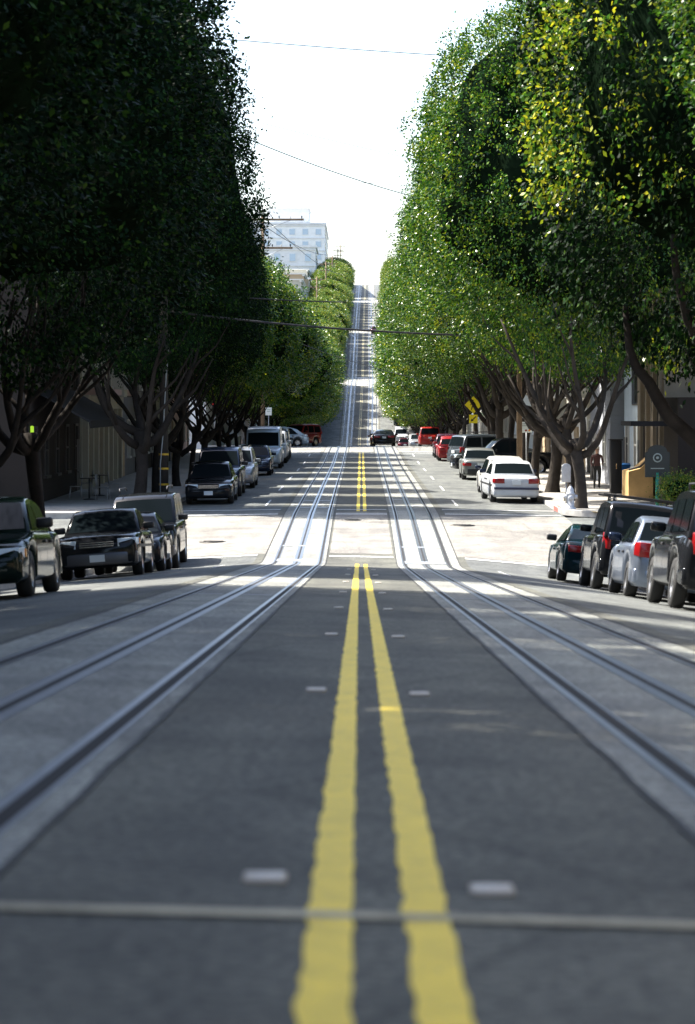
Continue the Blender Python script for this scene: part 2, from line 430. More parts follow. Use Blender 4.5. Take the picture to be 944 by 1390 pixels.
# ------------------------------------------------------------------ trees
def crown_mesh(name, rx, ry, rz, nclump, nleaf, leaf, seed, mleaf, core=.84, my=None, taper=.12, flat=.0):
    rnd = random.Random(seed); rn = rnd.random; G = rnd.gauss
    lumps = [(Vector((G(0, 1), G(0, 1), G(0, 1))).normalized(), rnd.uniform(.08, .20), rnd.uniform(.05, .22)) for _ in range(46)]
    def rad(d):
        r = .86; m_ = 0
        for c, a, w_ in lumps:
            q = 1-d.dot(c)
            if q < w_: m_ = max(m_, a*(1-(q/w_))**.7)
        r += m_
        r *= 1-taper*max(0, d.z)
        if d.z < -.6: r *= 1-.35*(-.6-d.z)
        return r
    v = []; f = []; mi = []
    for i in range(nclump):
        d = Vector((G(0, 1), G(0, 1), G(0, 1))).normalized()
        if d.z < -.55 and rn() < .55: continue
        k = rad(d)*(1-abs(G(0, .05)))
        sp_ = rn() < .05
        if sp_: k *= rnd.uniform(1.03, 1.12)
        c = Vector((d.x*rx*k, d.y*ry*k, d.z*rz*k))
        cr = rnd.uniform(.22, .48)*(leaf/.09)**.5
        yel = my is not None and rn() < (my if my < .2 else (my*.95 if ((d.x < -.5 and d.z > -.42) or d.z > .68) and d.y < .4 else .01))  # high my paints sunlight as yellow clumps on the crown's left and top
        out = Vector((d.x/rx, d.y/ry, d.z/rz)).normalized()
        for j in range(nleaf):
            p = c+Vector((G(0, .42), G(0, .42), G(0, .42)))*cr
            a = (out*.7+Vector((G(0, .6), G(0, .6), G(0, .6)-.25))).normalized()
            n_ = Vector((G(0, 1), G(0, 1), G(0, 1)+.6)).cross(a)
            if n_.length < 1e-3: continue
            n_.normalize(); L_ = leaf*rnd.uniform(.7, 1.25); W_ = L_*.27
            q = len(v)
            v += [tuple(p-a*L_*.5), tuple(p+n_*W_), tuple(p+a*L_*.5), tuple(p-n_*W_)]
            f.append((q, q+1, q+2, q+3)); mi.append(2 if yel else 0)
    # inner leaf mass, coloured dark and added to block light
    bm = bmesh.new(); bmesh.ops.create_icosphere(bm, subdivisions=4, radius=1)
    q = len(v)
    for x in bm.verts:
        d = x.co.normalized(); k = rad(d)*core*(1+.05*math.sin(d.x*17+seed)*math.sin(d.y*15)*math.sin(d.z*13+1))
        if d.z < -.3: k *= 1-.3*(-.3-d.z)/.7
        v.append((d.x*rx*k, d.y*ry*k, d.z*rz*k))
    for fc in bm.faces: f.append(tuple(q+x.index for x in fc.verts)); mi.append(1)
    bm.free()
    me = bpy.data.meshes.new(name); me.from_pydata(v, [], f)
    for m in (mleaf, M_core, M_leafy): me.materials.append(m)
    me.polygons.foreach_set('material_index', mi); me.update()
    return me
def trunk_mesh(seed, H=3.0, r=.27, spread=3.4, top=4.2, lean=0):
    H *= .72; r *= .66; spread *= .72; top *= .72; lean *= .8
    """trunk with a vase of limbs; H height of the fork"""
    rnd = random.Random(seed); mb = MB()
    pts = []; rr = []
    for i in range(9):
        t = i/8; pts.append((lean*t*t+.07*math.sin(t*4+seed), .06*math.sin(t*5+2*seed), -.35+(H+.35)*t)); rr.append(r*(1.35-.55*min(1, t*4) if t < .25 else .86+.06*math.sin(9*t)))
    rr[0] = r*1.6; rr[1] = r*1.2
    mb.tube(pts, rr, 12)
    e = Vector(pts[-1]); n = rnd.choice((5, 6, 7))
    for k in range(n):
        a = 2*math.pi*k/n+rnd.uniform(-.3, .3); sp = spread*rnd.uniform(.55, 1.0); tz = top*rnd.uniform(.8, 1.15)
        st = e-Vector((0, 0, rnd.uniform(.1, .7)))
        q = []; ql = []
        for i in range(9):
            t = i/8; rr_ = sp*(t**.75); zz = tz*(t**1.35)
            q.append(st+Vector((math.cos(a+.25*math.sin(t*3+k))*rr_, math.sin(a+.25*math.sin(t*3+k))*rr_, zz+.12*math.sin(t*7+k))))
            ql.append(r*(.62-.47*t))
        mb.tube(q, ql, 8)
        for j, ti in enumerate((3, 4, 6)):
            b = a+rnd.choice((-1, 1))*rnd.uniform(.5, 1.0); s0 = q[ti]; qq = []; q2 = []
            for i in range(6):
                t = i/5; qq.append(s0+Vector((math.cos(b)*1.3*t, math.sin(b)*1.3*t, 1.5*t**1.2+.08*math.sin(t*8)))); q2.append(ql[ti]*(.75-.55*t))
            mb.tube(qq, q2, 6)
    me_o = mb.build('trunk', M_bark, recalc=False); me = me_o.data; bpy.data.objects.remove(me_o); return me
TR = [trunk_mesh(1), trunk_mesh(2, 2.6, .30, 3.6, 4.5, .3), trunk_mesh(3, 3.4, .24, 3.2, 4.0, -.35), trunk_mesh(4, 2.9, .33, 3.8, 4.2, .1)]
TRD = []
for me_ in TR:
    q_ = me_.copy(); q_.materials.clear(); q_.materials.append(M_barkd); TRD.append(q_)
CR = {
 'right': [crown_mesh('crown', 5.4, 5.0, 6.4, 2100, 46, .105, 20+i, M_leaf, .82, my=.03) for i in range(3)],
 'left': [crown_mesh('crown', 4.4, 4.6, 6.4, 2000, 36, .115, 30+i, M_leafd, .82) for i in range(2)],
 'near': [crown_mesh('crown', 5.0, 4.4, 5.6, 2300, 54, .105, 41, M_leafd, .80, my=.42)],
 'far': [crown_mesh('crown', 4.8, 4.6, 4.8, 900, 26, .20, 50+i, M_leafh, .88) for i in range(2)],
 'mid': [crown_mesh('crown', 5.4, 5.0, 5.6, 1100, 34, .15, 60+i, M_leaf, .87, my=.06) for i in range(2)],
}
DIM = {'right': (5.4, 6.4), 'left': (4.4, 6.4), 'near': (5.0, 5.6), 'far': (4.8, 4.8), 'mid': (5.4, 5.6)}
tcount = [0]
def tree(u, D, kind, rx, rz, hc, label, du=0, tsc=1.0, group='street trees along the kerbs', yaw=None, name='ficus_tree'):
    """u, D: trunk foot; hc: height of crown centre; rx, rz: crown half sizes; du: crown shift"""
    k = tcount[0]; tcount[0] += 1
    t = empty(name, PS(u, D), 0, label=label, cat='tree', group=group)
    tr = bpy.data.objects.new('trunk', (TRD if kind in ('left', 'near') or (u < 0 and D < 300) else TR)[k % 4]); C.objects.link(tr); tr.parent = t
    tr.rotation_euler = (0, 0, (k*2.39996) if yaw is None else yaw); fs = max(.6, (hc-rz*.45)/6.2)*tsc
    tr.scale = (fs*.95, fs*.95, fs*(1.38 if u > 0 and 110 < D < 155 else 1))
    me = CR[kind][k % len(CR[kind])]; d = DIM[kind]
    c = bpy.data.objects.new('crown', me); C.objects.link(c); c.parent = t
    c.location = (du, 0, hc); c.rotation_euler = (0, 0, (k*1.7) % 6.28 if kind != 'near' else 0)
    c.scale = (rx/d[0], rx/d[0]*(.84 if kind == 'right' else 1), rz/d[1])
    if kind == 'right': c.rotation_euler = (0, 0, math.pi*(k % 2))
    return t
ORD = ['first', 'second', 'third', 'fourth', 'fifth', 'sixth', 'seventh', 'eighth', 'ninth', 'tenth', 'eleventh', 'twelfth', 'thirteenth']
# right row
tree(8.3, 50, 'near', 5.3, 7.6, 10.4, 'nearest right-hand ficus with new leaves coloured sunlit yellow hanging over the silver and black cars', tsc=.8)
nt_ = [o for o in C.objects if o.name.startswith('ficus_tree')][-1]
def limb(pts, r0, r1):
    mb = MB(); q = []
    for i in range(13):
        t = i/12*(len(pts)-1); k = min(int(t), len(pts)-2); f = t-k; f = f*f*(3-2*f) if len(pts) == 2 else f
        p = Vector(pts[k]).lerp(Vector(pts[k+1]), f); p += Vector((.04*math.sin(i*1.7), .05*math.cos(i), .05*math.sin(i*1.1))); q.append(p-nt_.location)
    mb.tube(q, [r0+(r1-r0)*i/12 for i in range(13)], 10); mb.build('limb', M_barkd, nt_, recalc=False)
limb([(8.3, 50, -1.9), (7.0, 49.8, -1.1), (6.0, 49.5, -.25), (5.3, 49.4, .75), (5.1, 49.6, 1.9)], .22, .05)
limb([(8.3, 50, -1.6), (7.2, 49.2, .2), (6.2, 48.8, 1.6), (5.9, 48.6, 3.2)], .17, .06)
for i, (u, D, rx, rz, hc) in enumerate([(7.0, 82.2, 5.5, 7.5, 10.6), (7.1, 88, 5.2, 7.0, 10.3), (7.2, 96, 5.5, 6.4, 10.7), (7.1, 104.5, 5.4, 6.2, 10.4), (7.2, 114, 5.5, 6.1, 10.2), (7.2, 124, 5.6, 6.0, 9.9),
        (7.2, 133, 5.6, 6.0, 9.7), (7.3, 143, 5.9, 5.8, 9.3), (7.6, 150.5, 6.0, 5.4, 9.2), (7.2, 160.5, 5.9, 5.4, 8.6)]):
    tree(u, D, 'right', rx, rz, hc, ['ficus with forked grey trunk beside the white hydrant on the right corner', 'ficus trunk just behind the hydrant and the white meter on the right pavement',
      'thick ficus trunk lit white on its left edge, third from the right corner', 'ficus trunk beside the parking sign with red and orange dots', 'ficus behind the wooden pole and the black truck',
      'ficus above the grey angled sport utility vehicle', 'ficus over the small red car on the right', 'ficus beside the pale green sign on the right', 'ficus just before the yellow pedestrian sign', 'ficus at the far right corner behind the yellow pedestrian sign'][i])
for i, (u, D, rx, rz, hc) in enumerate([(7.3, 184, 6.2, 5.4, 8.0), (7.3, 194, 6.4, 5.6, 8.2), (7.4, 205, 6.4, 5.6, 8.0), (7.2, 217, 6.2, 5.4, 7.6), (7.2, 229, 6.0, 5.2, 7.4), (7.2, 243, 5.8, 5, 7.2), (7.2, 257, 5.6, 5, 7)]):
    tree(u, D, 'mid', rx, rz, hc, f'yellow-green ficus beyond the crest on the right, {ORD[i]} past the red pickup corner')
# left row
LL = ['nearest left ficus, its pale streaked trunk behind the dark green car', 'ficus whose leaning pale trunk rises behind the black sport utility vehicle on the left', 'ficus beside the leaning wire and the marked pole on the left',
      'ficus in front of the cream garage building on the left', 'ficus over the dark parked sedan with blue-white headlights', 'ficus over the silver wagon on the left', 'ficus over the dark sedan with bright windscreen', 'ficus over the white high-roof van', 'ficus behind the white van on the left', 'ficus by the white square sign at the left corner']
for i, (u, D, rx, rz, hc) in enumerate([(-7.15, 57.5, 4.1, 7.6, 11.2), (-7.3, 85, 4.0, 7.2, 10.4), (-7.4, 93.5, 3.5, 6.4, 9.6), (-7.4, 102.5, 3.3, 5.4, 8.4), (-7.4, 112, 3.4, 5.0, 8.0), (-7.4, 122, 3.8, 4.8, 7.6), (-7.3, 132, 4.2, 4.8, 7.5), (-7.3, 142, 4.6, 5.0, 7.6), (-7.3, 152, 4.8, 4.6, 7.2), (-7.2, 161, 5.2, 4.2, 6.7)]):
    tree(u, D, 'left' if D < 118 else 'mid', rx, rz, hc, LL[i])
for i, (u, D, rx, rz, hc) in enumerate([(-7.2, 184, 5.8, 4.0, 5.8), (-7.2, 195, 6.0, 4.0, 5.6), (-7.2, 207, 5.8, 4.0, 5.6), (-6.9, 231, 4.6, 3.6, 4.6), (-7.2, 246, 4.6, 4, 5.6)]):
    tree(u, D, 'mid', rx, rz, hc, f'dark ficus beyond the crest on the left, {ORD[i]} past the small red car')
# shade trees of the near block, mostly outside the picture
for i, D in enumerate((3, 10, 18, 26, 34.0, 50.0)):
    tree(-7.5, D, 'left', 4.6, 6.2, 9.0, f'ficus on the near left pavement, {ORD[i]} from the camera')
for i, D in enumerate((-6, -16, -26, -36)):  # unseen trees added so car paint mirrors them instead of bright sky
    tree(-7.5, D, 'left', 4.6, 5.6, 9.6, f'added ficus on the left pavement, unseen behind the camera, {ORD[i]} back'); tree(8.0, D, 'left', 4.6, 5.6, 9.6, f'added ficus on the right pavement, unseen behind the camera, {ORD[i]} back')
for i, D in enumerate((8, 22, 36)):
    tree(8.6, D, 'right', 4.4, 5.6, 9.8, f'ficus on the near right pavement, {ORD[i]} from the camera')
# the far hill
k = 0
for (a, b) in BLK[3:6]:
    n = 11
    for s_ in (-1, 1):
        for i in range(n):
            D = a+6+(b-a-12)*i/(n-1); q = random.Random(k*7+3); k += 1
            tree(s_*7.2, D, 'far', q.uniform(4.2, 5.3)-(.9 if s_ > 0 and D > 450 else 0), q.uniform(3.6, 4.6), q.uniform(5.4, 6.6), f'clipped round tree on the {sides[s_]} of the far hill, {ORD[i]} up the {["lowest","middle","upper"][BLK.index((a,b))-3]} block',
                 group='clipped trees up the far hill')
for s_ in (-1, 1):
    for i in range(3):
        tree(s_*7.4, 626+i*14, 'far', 4.6 if s_ < 0 else 3.4, 4.0, 5.6, f'round tree near the hill top on the {sides[s_]}, {ORD[i]} above the last crossing', group='clipped trees up the far hill')
#@@PART2
# ------------------------------------------------------------------ vehicles
def car_geo(L, W, H, gc, belt, hood, cowl, cab, rear_y, deck, rw, fa, ra, wb=.90, wr=.70, nose=.62, tail=.75):
    """local frame: +Y is the nose. returns dict with functions"""
    h = L/2
    def top(y):
        pts = [(-h, tail), (-h+.08, deck-.04), (-h+.22, deck), (rear_y, belt), (cowl, belt), (cowl+.02, belt-.01), (h-.45, hood), (h-.14, hood-.07), (h, nose)]
        return lin(pts, y)
    def wid(y): return W/2*(1-.08*(abs(y)/h)**7-.02*(abs(y)/h)**2)
    return top, wid
def lower_body(mb, L, W, gc, top, wid, rw, fa, ra):
    h = L/2; ar = rw+.055
    ys = set([-h, -h+.03, -h+.08, -h+.22, h, h-.03, h-.08, h-.14, h-.28, h-.45])
    for c in (fa, ra):
        for k in range(-5, 6): ys.add(c+ar*math.sin(k/5*math.pi/2))
        ys.add(c-ar-.002); ys.add(c+ar+.002)
    y = -h+.4
    while y < h-.4: ys.add(round(y, 3)); y += .22
    ys = sorted(ys); rings = []
    for y in ys:
        zb = gc
        for c in (fa, ra):
            if abs(y-c) <= ar+.0005: zb = max(gc, rw+math.sqrt(max(0, ar*ar-(y-c)**2)))
        if abs(abs(y)-h) < .02: zb = gc+.10
        elif abs(abs(y)-h) < .05: zb = max(zb, gc+.03)
        zt = top(y); w_ = wid(y)
        if h-abs(y) < .02: w_ *= .90
        elif h-abs(y) < .05: w_ *= .96
        H_ = zt-zb
        half = [(0, zb), (w_*.90, zb), (w_*.975, zb+H_*.12), (w_*.995, zb+H_*.42), (w_, zb+H_*.64), (w_*.985, zb+H_*.80), (w_*.955, zb+H_*.93), (w_*.89, zt), (w_*.5, zt+.018), (0, zt+.025)]
        ring = half+[(-x, z) for x, z in half[-2:0:-1]]
        rings.append([(x, y, z) for x, z in ring])
    n = len(rings[0]); vs = [p for r in rings for p in r]
    fs = [(i*n+k, i*n+(k+1) % n, (i+1)*n+(k+1) % n, (i+1)*n+k) for i in range(len(rings)-1) for k in range(n)]
    fs += [tuple(range(n)), tuple(range((len(rings)-1)*n, len(rings)*n))]
    mb.add(vs, fs, 0, True)
def vehicle(name, label, cat, loc, heading, group, paintm, L=4.5, W=1.72, H=1.40, gc=.20, belt=.88, hood=.80, cowl=.95, rear_y=-1.45, deck=.88,
            rw=.31, fa=None, ra=None, prof=None, wins=None, wb=.90, wr=.70, nose=.60, tail=.74, rim=None, trim=None, tl=None, hl=None, plate=True,
            rack=None, mirror=True, bump=None, grille=True, back_glass=True, mirc=None, stripe=False, pitch=0, detail=True, spare=False):
    h = L/2; fa = fa if fa is not None else h-.86; ra = ra if ra is not None else -h+.92
    root = empty(name, loc, 0, label=label, cat=cat, group=group)
    root.rotation_euler = (pitch, 0, heading)
    top, wid = car_geo(L, W, H, gc, belt, hood, cowl, None, rear_y, deck, rw, fa, ra, nose=nose, tail=tail)
    mb = MB(); lower_body(mb, L, W, gc, top, wid, rw, fa, ra)
    body = mb.build('body', paintm, root)
    rim = rim or M_rim; trim = trim or M_black; bump = bump or paintm
    # cabin: profile from windscreen foot to rear glass foot
    prof = prof or [(cowl, belt), (cowl-.70, H-.09), (cowl-.95, H-.02), (-.35, H), (-.95, H-.05), (-1.15, H-.10), (rear_y, belt)]
    def cw(z): t = (z-belt)/(H-belt); return W/2*(wb+(wr-wb)*max(0, t)**1.15)
    prof2 = [(prof[0][0]+.0, belt-.05)]+prof+[(prof[-1][0], belt-.05)]
    mb = MB(); cols = (-1, -.93, -.5, 0, .5, .93, 1)
    def cr(x, z): return (1-x*x)*.030*(1 if z > belt+.05 else .3) - (.03 if abs(x) > .97 and z > belt+.1 else 0)
    vs = [(c*cw(z), y+((1-c*c)*.07*(1 if i < len(prof2)/2 else -1) if z < H-.12 else 0), z+cr(c, z)) for i, (y, z) in enumerate(prof2) for c in cols]; n = len(cols)
    fs = [(i*n+k, i*n+k+1, (i+1)*n+k+1, (i+1)*n+k) for i in range(len(prof2)-1) for k in range(n-1)]
    fs += [tuple(i*n for i in range(len(prof2))), tuple(i*n+n-1 for i in range(len(prof2)))]
    mb.add(vs, fs, 0, True)
    cab = mb.build('cabin', paintm, root)
    for f in cab.data.polygons:
        if len(f.vertices) > 4: f.use_smooth = False
    # front and rear glass
    def glasspatch(p0, p1, t0, t1, nm, outn):
        (y0, z0), (y1, z1) = p0, p1; mb = MB(); cs = (-.90, -.5, 0, .5, .90)
        d = Vector((0, y1-y0, z1-z0)).normalized(); nn = Vector((0, -d.z, d.y)); nn = nn if nn.y*outn > 0 else -nn
        vs = []
        for t in (t0, (t0+t1)/2, t1):
            y = y0+(y1-y0)*t; z = z0+(z1-z0)*t
            for c in cs:
                bow0 = (1-c*c)*.07*outn if z0 < H-.12 else 0; bow1 = (1-c*c)*.07*outn if z1 < H-.12 else 0
                b_ = bow0*(1-t)+bow1*t; k0 = cr(c, z0)*(1-t)+cr(c, z1)*t
                q = Vector((c*cw(z), y+b_, z+k0))+nn*.006; vs.append(q)
        n = len(cs); mb.add(vs, [(i*n+k, i*n+k+1, (i+1)*n+k+1, (i+1)*n+k) for i in range(2) for k in range(n-1)], 0, True)
        return mb.build(nm, M_glass, root)
    glasspatch(prof[0], prof[1], .07, .97, 'windscreen', 1)
    if back_glass: glasspatch(prof[-1], prof[-2], .10, .93, 'rear_window', -1)
    # side windows
    if wins is None:
        a0, a1 = prof[0], prof[1]; c0, c1 = prof[-1], prof[-2]
        zt = H-.115; zb_ = belt+.03
        def yf(z): t = (z-a0[1])/(a1[1]-a0[1]); return a0[0]+(a1[0]-a0[0])*t
        def yr(z): t = (z-c0[1])/(c1[1]-c0[1]); return c0[0]+(c1[0]-c0[0])*t
        m_ = -.12
        wins = [[(yf(zb_)-.14, zb_), (yf(zt)-.09, zt), (m_+.04, zt+.01), (m_+.04, zb_)],
                [(m_-.04, zb_), (m_-.04, zt+.01), (yr(zt)+.30, zt), (yr(zb_+.1)+.34, zb_)]]
    for s_ in (-1, 1):
        for poly in wins:
            mb = MB(); vs = []
            for y, z in poly: vs.append((s_*(cw(z)+.005), y, z))
            k = len(vs)
            mb.add(vs, [tuple(range(k))]); mb.build('side_window', M_glass, root)
        if detail:
            for y in ((cowl-.25, -.12, rear_y+.55) if L > 3.9 else (cowl-.25, -.2)):
                mb = MB()
                pts_ = [(s_*(wid(y)*1.002), gc+.14), (s_*(wid(y)*1.004), gc+(belt-gc)*.6), (s_*wid(y)*.975, belt-.09)]
                for (xa, za), (xb, zb2) in zip(pts_, pts_[1:]):
                    mb.add([(xa, y-.008, za), (xa, y+.008, za), (xb, y+.008, zb2), (xb, y-.008, zb2)], [(0, 1, 2, 3)])
                mb.build('door_seam', M_black, root, recalc=False)
            for y in ((-.02, rear_y+.72) if L > 4.1 else (-.02,)):
                mb = MB(); x = s_*wid(y)*.985; mb.box(min(x, x+s_*.03), max(x, x+s_*.03), y, y+.18, belt-.17, belt-.13); mb.build('door_handle', trim, root, bevel=.008)
        if mirror:
            mb = MB(); x0 = s_*W/2*.93; x1 = s_*(W/2+.17); mb.box(min(x0, x1), max(x0, x1), cowl-.52, cowl-.42, belt+.03, belt+.17)
            mb.build('mirror', mirc or paintm, root, bevel=.035)
    # wheels
    for y in (fa, ra):
        for s_ in (-1, 1):
            tw = .20; xc = s_*(W/2-.035)
            mb = MB(); mb.lathe([(rw*.62, -s_*0), (rw*.64, 0), (rw*.93, 0), (rw, -s_*.03), (rw, -s_*(tw-.03)), (rw*.93, -s_*tw), (rw*.3, -s_*tw)], 28, 'x', c=(xc, y, rw))
            ty = mb.build('wheel', M_tyre, root)
            mb = MB(); mb.lathe([(0, -s_*.035), (rw*.16, -s_*.03), (rw*.20, -s_*.05), (rw*.5, -s_*.055), (rw*.56, -s_*.02), (rw*.66, -s_*.005)], 28, 'x', c=(xc, y, rw))
            for k in range(5):
                a = k*2*math.pi/5; ca, sa = math.cos(a), math.sin(a); w1, w2 = .035, .05
                q = []
                for (r_, ww) in ((rw*.12, w1), (rw*.58, w2)):
                    for e in (-1, 1): q.append((xc-s_*.02, y+ca*r_-sa*ww*e, rw+sa*r_+ca*ww*e))
                mb.add(q, [(0, 1, 3, 2)])
            r_ = mb.build('rim', rim, ty)
    # bumpers
    for e, nm in ((1, 'front_bumper'), (-1, 'rear_bumper')):
        mb = MB(); hw = W/2*.93; pl = []
        for t in range(-6, 7): x = t/6*hw; pl.append((x, e*(h+.045-.10*(abs(t)/6)**3)))
        inner = [(x, y-e*.16) for x, y in pl[::-1]]
        mb.prism(pl+inner, 'z', gc+.05, gc+.30); mb.build(nm, bump, root, bevel=.03)
    # lights
    hl = hl or [(W/2*.86, W/2*.46, hood-.27, hood-.12)]
    for (xo, xi, z0, z1) in hl:
        for s_ in (-1, 1):
            mb = MB(); a, b = sorted((s_*xo, s_*xi)); yo = h-.005
            vs = [(s_*xi, yo+.015, z0), (s_*xi, yo-.0, z1), (s_*xo, yo-.075, z0), (s_*xo, yo-.095, z1), (s_*(xo+.05), yo-.24, z0+.02), (s_*(xo+.05), yo-.26, z1)]
            vs2 = [(x*.97, y-.10, z) for x, y, z in vs]
            mb.add(vs+vs2, [(0, 2, 3, 1), (2, 4, 5, 3), (6, 7, 9, 8), (8, 9, 11, 10), (0, 1, 7, 6), (4, 10, 11, 5), (0, 6, 8, 2), (2, 8, 10, 4), (1, 3, 9, 7), (3, 5, 11, 9)])
            mb.build('headlight', M_lamp, root, bevel=.01)
            mb = MB(); x = s_*(xo+.035); mb.box(min(x, x+s_*.03), max(x, x+s_*.03), h-.36, h-.28, z0+.03, z1-.02); mb.build('turn_signal', M_amber, root, bevel=.006)
    tl = tl or [(W/2*.90, W/2*.52, deck-.27, deck-.10)]
    for (xo, xi, z0, z1) in tl:
        for s_ in (-1, 1):
            mb = MB(); yo = -h-.030
            vs = [(s_*xi, yo, z0), (s_*xi, yo+.01, z1), (s_*(xo-.06), yo+.02, z0), (s_*(xo-.06), yo+.03, z1), (s_*(xo+.025), yo+.15, z0+.02), (s_*(xo+.025), yo+.17, z1-.01)]
            vs2 = [(x*.96, y+.10, z) for x, y, z in vs]
            mb.add(vs+vs2, [(0, 2, 3, 1), (2, 4, 5, 3), (6, 7, 9, 8), (8, 9, 11, 10), (0, 1, 7, 6), (4, 10, 11, 5), (0, 6, 8, 2), (2, 8, 10, 4), (1, 3, 9, 7), (3, 5, 11, 9)])
            mb.build('taillight', M_red, root, bevel=.012)
    if grille:
        mb = MB(); mb.box(-W*.20, W*.20, h-.05, h+.012, hood-.26, hood-.13)
        for k in range(3): mb.box(-W*.20, W*.20, h+.012, h+.02, hood-.24+k*.04, hood-.228+k*.04, 1)
        mb.build('grille', [M_black, M_chrome], root)
    if plate:
        mb = MB(); mb.box(-.15, .15, -h-.035-.02, -h-.02, deck-.29, deck-.14) if tail > .6 else mb.box(-.15, .15, -h-.06, -h-.03, gc+.12, gc+.27); mb.build('licence_plate', M_lplate, root)
        mb = MB(); mb.box(-.15, .15, h+.04, h+.056, gc+.12, gc+.26); mb.build('licence_plate', M_lplate, root)
    if stripe:
        for s_ in (-1, 1):
            mb = MB(); ys = [-h*.86+i*L*.86/8 for i in range(9)]
            ys = [y for y in ys]
            q = []
            for y in ys:
                for z in (gc+(belt-gc)*.52, gc+(belt-gc)*.60): q.append((s_*(wid(y)+.004), y, z))
            mb.add(q, [(2*i, 2*i+1, 2*i+3, 2*i+2) for i in range(len(ys)-1)]); mb.build('side_moulding', M_black, root, recalc=False)
        mb = MB(); mb.box(-W/2*.92, W/2*.92, -h-.058, -h-.046, gc+.27, gc+.345); mb.build('rear_moulding', mat('navy_trim', (.03, .035, .07), .5), root)
    if rack:
        for s_ in (-1, 1):
            mb = MB(); mb.tube([(s_*W*.32, -h*.72, H-.01), (s_*W*.33, -h*.68, H+.06), (s_*W*.33, .1, H+.075), (s_*W*.32, .2, H-.01)], .016, 6); mb.build('roof_rail', M_black, root)
        if rack == 'bars':
            for y in (-h*.55, -.1):
                mb = MB(); mb.box(-W*.46, W*.46, y-.03, y+.03, H+.12, H+.15)
                for s_ in (-1, 1): mb.box(s_*W*.33-.03, s_*W*.33+.03, y-.03, y+.03, H+.0, H+.12)
                mb.build('rack_bar', M_black, root, bevel=.01)
    return root
# body styles
def SEDAN(**k): return dict(dict(L=4.5, W=1.70, H=1.40), **k)
def BOXY(**k):  # older square sedan
    d = dict(L=4.5, W=1.68, H=1.38, belt=.90, hood=.86, deck=.90, cowl=.80, rear_y=-1.35, wr=.74, nose=.66, tail=.82,
             prof=[(.80, .90), (.18, 1.30), (.02, 1.365), (-.3, 1.38), (-.82, 1.35), (-.95, 1.30), (-1.38, .92)]); d.update(k); return d
def WAGON(**k):
    d = dict(L=4.55, W=1.72, H=1.44, belt=.90, hood=.84, deck=.93, cowl=.92, rear_y=-1.9, wr=.75,
             prof=[(.92, .90), (.25, 1.34), (.05, 1.42), (-.8, 1.44), (-1.65, 1.41), (-1.83, 1.36), (-2.12, .95)],
             wins=[[(.70, .94), (.22, 1.31), (-.08, 1.32), (-.08, .94)], [(-.16, .94), (-.16, 1.32), (-.98, 1.32), (-.98, .94)], [(-1.06, .94), (-1.06, 1.32), (-1.66, 1.30), (-1.86, .96)]]); d.update(k); return d
def SUV(**k):
    d = dict(L=4.55, W=1.78, H=1.76, gc=.30, belt=1.08, hood=1.04, deck=1.08, cowl=.85, rear_y=-2.05, rw=.37, wr=.80, nose=.80, tail=.92,
             prof=[(.85, 1.08), (.32, 1.64), (.12, 1.73), (-.8, 1.76), (-1.85, 1.73), (-2.0, 1.66), (-2.20, 1.10)],
             wins=[[(.66, 1.12), (.30, 1.60), (-.12, 1.62), (-.12, 1.12)], [(-.20, 1.12), (-.20, 1.62), (-.98, 1.62), (-.98, 1.12)], [(-1.08, 1.12), (-1.08, 1.62), (-1.88, 1.60), (-1.98, 1.14)]],
             hl=[(.72, .46, .80, .98)], tl=[(.79, .66, .80, 1.12)]); d.update(k); return d
def VAN(**k):
    d = dict(L=4.8, W=1.90, H=2.05, gc=.25, belt=1.10, hood=1.02, deck=1.12, cowl=1.55, rear_y=-2.3, rw=.35, wr=.86, nose=.75, tail=.95,
             prof=[(1.60, 1.10), (1.05, 1.82), (.85, 1.98), (-.5, 2.05), (-2.0, 2.02), (-2.2, 1.95), (-2.36, 1.14)],
             wins=[[(1.36, 1.15), (.95, 1.76), (.45, 1.78), (.45, 1.15)], [(.35, 1.15), (.35, 1.78), (-.7, 1.78), (-.7, 1.15)], [(-.82, 1.15), (-.82, 1.78), (-2.0, 1.76), (-2.1, 1.15)]],
             hl=[(.78, .50, .72, .90)], tl=[(.88, .76, .80, 1.25)]); d.update(k); return d
def COUPE(**k):
    d = dict(L=4.35, W=1.72, H=1.28, belt=.84, hood=.74, deck=.90, cowl=.75, rear_y=-1.75, nose=.52, tail=.78, wr=.66,
             prof=[(.75, .84), (-.02, 1.19), (-.22, 1.26), (-.5, 1.28), (-.95, 1.22), (-1.15, 1.17), (-1.80, .90)],
             wins=[[(.52, .88), (-.02, 1.15), (-.55, 1.17), (-.62, .88)], [(-.70, .88), (-.64, 1.17), (-1.02, 1.13), (-1.30, .90)]]); d.update(k); return d
Pn = {'teal': paint('deep_teal', (.003, .016, .022)), 'black': paint('black', (.010, .011, .013)), 'silver': paint('silver_blue', (.22, .26, .33), .3, .7),
      'navy': paint('navy', (.012, .02, .045)), 'green': paint('dark_green', (.006, .013, .010)), 'white': paint('white', (.50, .52, .55), .3, 0),
      'cream': paint('cream_white', (.48, .48, .46), .3, 0), 'grey': paint('slate_grey', (.07, .085, .10)), 'red': paint('bright_red', (.26, .014, .016), .3, .1),
      'maroon': paint('maroon', (.05, .010, .022)), 'pickup': paint('signal_red', (.32, .022, .016), .3, 0), 'silverd': paint('grey_silver', (.22, .23, .22), .3, .5),
      'lblue': paint('pale_blue', (.45, .52, .60), .3, .3), 'brown': paint('dark_brown', (.05, .028, .014)), 'gsil': paint('warm_silver', (.32, .33, .34), .3, .5)}
CARG_R = 'cars parked along the right kerb'; CARG_L = 'cars parked along the left kerb'
def pit(D): return math.atan2(gz(D+1.5)-gz(D-1.5), 3.0)
